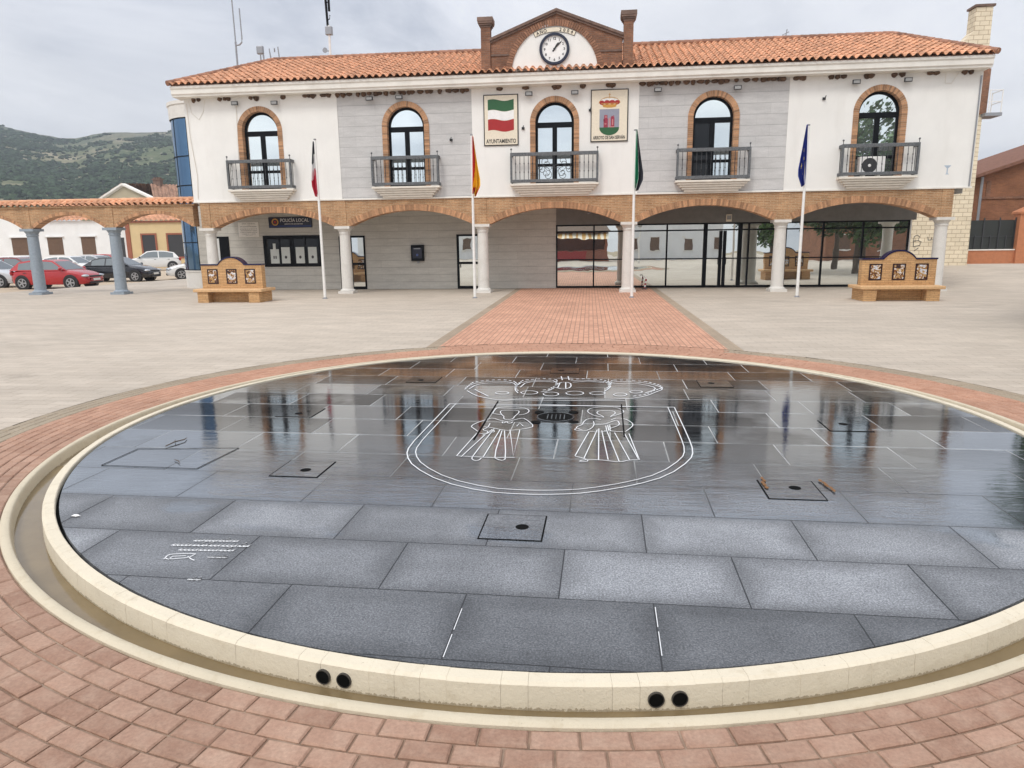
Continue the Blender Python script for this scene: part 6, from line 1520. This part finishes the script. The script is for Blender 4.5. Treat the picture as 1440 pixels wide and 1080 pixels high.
# ----------- the side of the square behind the photographer, seen mirrored
def shouse(name, lb, x0, x1, y, h, m_, roofm, seed, depth=8):
    t = thing(name, lb, 'house'); q = random.Random(seed)
    mb = MB(); mb.box(x0, x1, y - depth, y, -0.1, h); mb.build('wall', m_, t)
    x = x0 + 1.2
    while x < x1 - 1.6:
        mb = MB(); mb.box(x, x + 0.95, y - 0.02, y + 0.04, 1.0, 2.3); w_ = mb.build('window', M['brownsh'], t); mb = MB(); mb.box(x - 0.12, x + 1.07, y, y + 0.09, 2.3, 2.4); mb.box(x - 0.12, x + 1.07, y, y + 0.1, 0.9, 1.0); mb.build('sill', M['cornice'], w_); x += q.uniform(2.2, 3.2)
    mb = MB(); tiles(mb, (x1 + 0.1, y + 0.3, h + 0.02), (x0 - 0.1, y + 0.3, h + 0.02), (x1 + 0.1, y - depth / 2, h + 1.5), (x0 - 0.1, y - depth / 2, h + 1.5), 0.4, 8, 0.1); mb.build('roof', roofm, t)
    return t
shouse('white_house', 'white house reflected in the shop front left of the glass doors', 3.2, 15.5, -19, 4.3, M['whitewall'], M['tile'], 1)
shouse('white_house', 'lower white house reflected at the left end of the shop front', -26, -6.5, -21, 3.6, M['whitewall'], M['tile'], 2)
shouse('brick_house', 'orange brick house reflected behind the trees in the shop front', 22, 38, -10, 5.5, M['redbrick'], M['tile'], 3)
ki = thing('kiosk', 'brown kiosk with a striped yellow awning reflected in the first shop window', 'kiosk', (-1.2, -14.5, 0))
mb = MB(); mb.box(-3.2, 3.0, -3, 0, 0, 1.05); mb.box(-3.2, -2.9, -3, 0, 1.05, 3.0); mb.box(2.7, 3.0, -3, 0, 1.05, 3.0); mb.box(-2.9, 2.7, -3, -2.8, 1.05, 3.0); mb.build('booth', M['terracotta'], ki)
mb = MB(); mb.add([(-3.7, 0.7, 2.95), (3.5, 0.7, 2.95), (2.2, -1.5, 4.1), (-2.4, -1.5, 4.1), (-3.7, -3.5, 2.95), (3.5, -3.5, 2.95)], [(0, 1, 2, 3), (3, 2, 5, 4), (0, 3, 4), (1, 5, 2), (0, 4, 5, 1)]); mb.build('roof', M['brownsh'], ki)
mb = MB()
for k in range(22): x = -3.3 + k * 0.29; mb.add([(x, 0.2, 2.85), (x + 0.29, 0.2, 2.85), (x + 0.29, 1.5, 2.25), (x, 1.5, 2.25)], [(0, 1, 2, 3)], k % 2)
mb.build('awning', [M['gold'], M['signcream']], ki)
mb = MB(); mb.box(-2.6, 1.2, 0.02, 0.1, 0.1, 1.0); mb.build('counter_front', M['red'], ki)
sl = thing('street_lamp', 'white globe street lamp reflected in the shop front beside the glass doors', 'street lamp', (4.4, -4.0, 0))
mb = MB(); mb.cyl((0, 0, 0), (0, 0, 3.2), 0.07, 0.045, 12); mb.build('post', M['cornice'], sl)
mb = MB(); mb.ico((0, 0, 3.42), 0.24, 0.24, 0.26, 0, sub=2); mb.build('globe', M['lens'], sl, smooth=60)

# -------------------------------------------------------- light and camera
w = bpy.data.worlds.new('World'); S.world = w; w.use_nodes = True; nt = w.node_tree
bg = nt.nodes['Background']; sky = nd(nt, 'ShaderNodeTexSky', sky_type='NISHITA'); sky.sun_disc = False
SE, SA = math.radians(52), math.radians(205)      # sun height; azimuth clockwise from +Y (behind the camera, to the left)
sky.sun_elevation = SE; sky.sun_rotation = SA; sky.air_density = 1.0; sky.dust_density = 2.0
tc = nd(nt, 'ShaderNodeTexCoord').outputs['Generated']; s = sep(nt, tc)
up = math_(nt, 'MAXIMUM', s[2], 0.0)
den = math_(nt, 'ADD', up, 0.22)
pv = comb(nt, math_(nt, 'DIVIDE', s[0], den), math_(nt, 'DIVIDE', s[1], den), 0.0)
n1 = noise(nt, scalev(nt, pv, (1.5, 1.1, 1)), 1.0, 8, 0.6, 0.5); n2 = noise(nt, pv, 0.45, 4, 0.5)
cl = mixc(nt, ramp(nt, n1, 0.33, 0.64), (0.36, 0.40, 0.49), (0.78, 0.80, 0.86))
cl = mixc(nt, ramp(nt, n2, 0.40, 0.60, 0, 0.8), cl, (0.95, 0.95, 0.96))
sd = Vector((math.sin(SA) * math.cos(SE), math.cos(SA) * math.cos(SE), math.sin(SE)))
dp = nd(nt, 'ShaderNodeVectorMath', operation='DOT_PRODUCT'); L(nt, tc, dp.inputs[0]); dp.inputs[1].default_value = sd
glow = math_(nt, 'POWER', math_(nt, 'MAXIMUM', dp.outputs['Value'], 0.0), 3.0)
bri = math_(nt, 'MULTIPLY', math_(nt, 'ADD', math_(nt, 'ADD', 1.0, math_(nt, 'MULTIPLY', up, SKYUP)), math_(nt, 'MULTIPLY', glow, SKYGLOW)), 10.0 * SKYK)
cl = mixc(nt, 1.0, cl, comb(nt, bri, bri, bri), 'MULTIPLY')
L(nt, mixc(nt, 0.93, sky.outputs['Color'], cl), bg.inputs['Color']); bg.inputs['Strength'].default_value = 0.1
ld = bpy.data.lights.new('sun', 'SUN'); ld.energy = SUNE; ld.angle = math.radians(16); ld.color = (1.0, 0.965, 0.90)
lo = bpy.data.objects.new('sun', ld); COL.objects.link(lo); lo.rotation_euler = (-sd).to_track_quat('-Z', 'Y').to_euler()
cam = bpy.data.cameras.new('camera'); co = bpy.data.objects.new('camera', cam); COL.objects.link(co); S.camera = co
Rm = [[0.9940205525824576, 0.1085257551670359, -0.012054107560932913], [-0.009983965585776595, 0.20026190113524914, 0.9796915286889429], [-0.10873574147835655, 0.9737131669126798, -0.2001479630324319]]
r, u, f = map(Vector, Rm)
mw = Matrix(((r.x, u.x, -f.x, 0), (r.y, u.y, -f.y, 0), (r.z, u.z, -f.z, 1.92), (0, 0, 0, 1)))
co.matrix_world = mw
cam.sensor_width = 36; cam.sensor_fit = 'HORIZONTAL'; cam.lens = 980.322 / 1440 * 36; cam.clip_start = 0.1; cam.clip_end = 6000
S.view_settings.view_transform = 'Standard'; S.view_settings.look = 'None'; S.view_settings.exposure = EXPO; S.view_settings.gamma = 1.0
hz = MB(); hz.box(-1500, 420, -90, 960, -1.2, 190)
hm = bpy.data.materials.new('thin haze'); hm.use_nodes = True; hn = hm.node_tree; hn.nodes.remove(hn.nodes['Principled BSDF'])
pv_ = nd(hn, 'ShaderNodeVolumePrincipled'); pv_.inputs['Color'].default_value = (0.80, 0.87, 0.97, 1); pv_.inputs['Density'].default_value = 0.0005; pv_.inputs['Anisotropy'].default_value = 0.2
L(hn, pv_.outputs[0], hn.nodes['Material Output'].inputs['Volume'])
tag(hz.build('haze', hm), 'thin pale haze lying over the plaza and the far hills', 'haze', None, 'stuff')
S.render.film_transparent = False
S.cycles.max_bounces = 8; S.cycles.glossy_bounces = 5
S.cycles.use_denoising = True
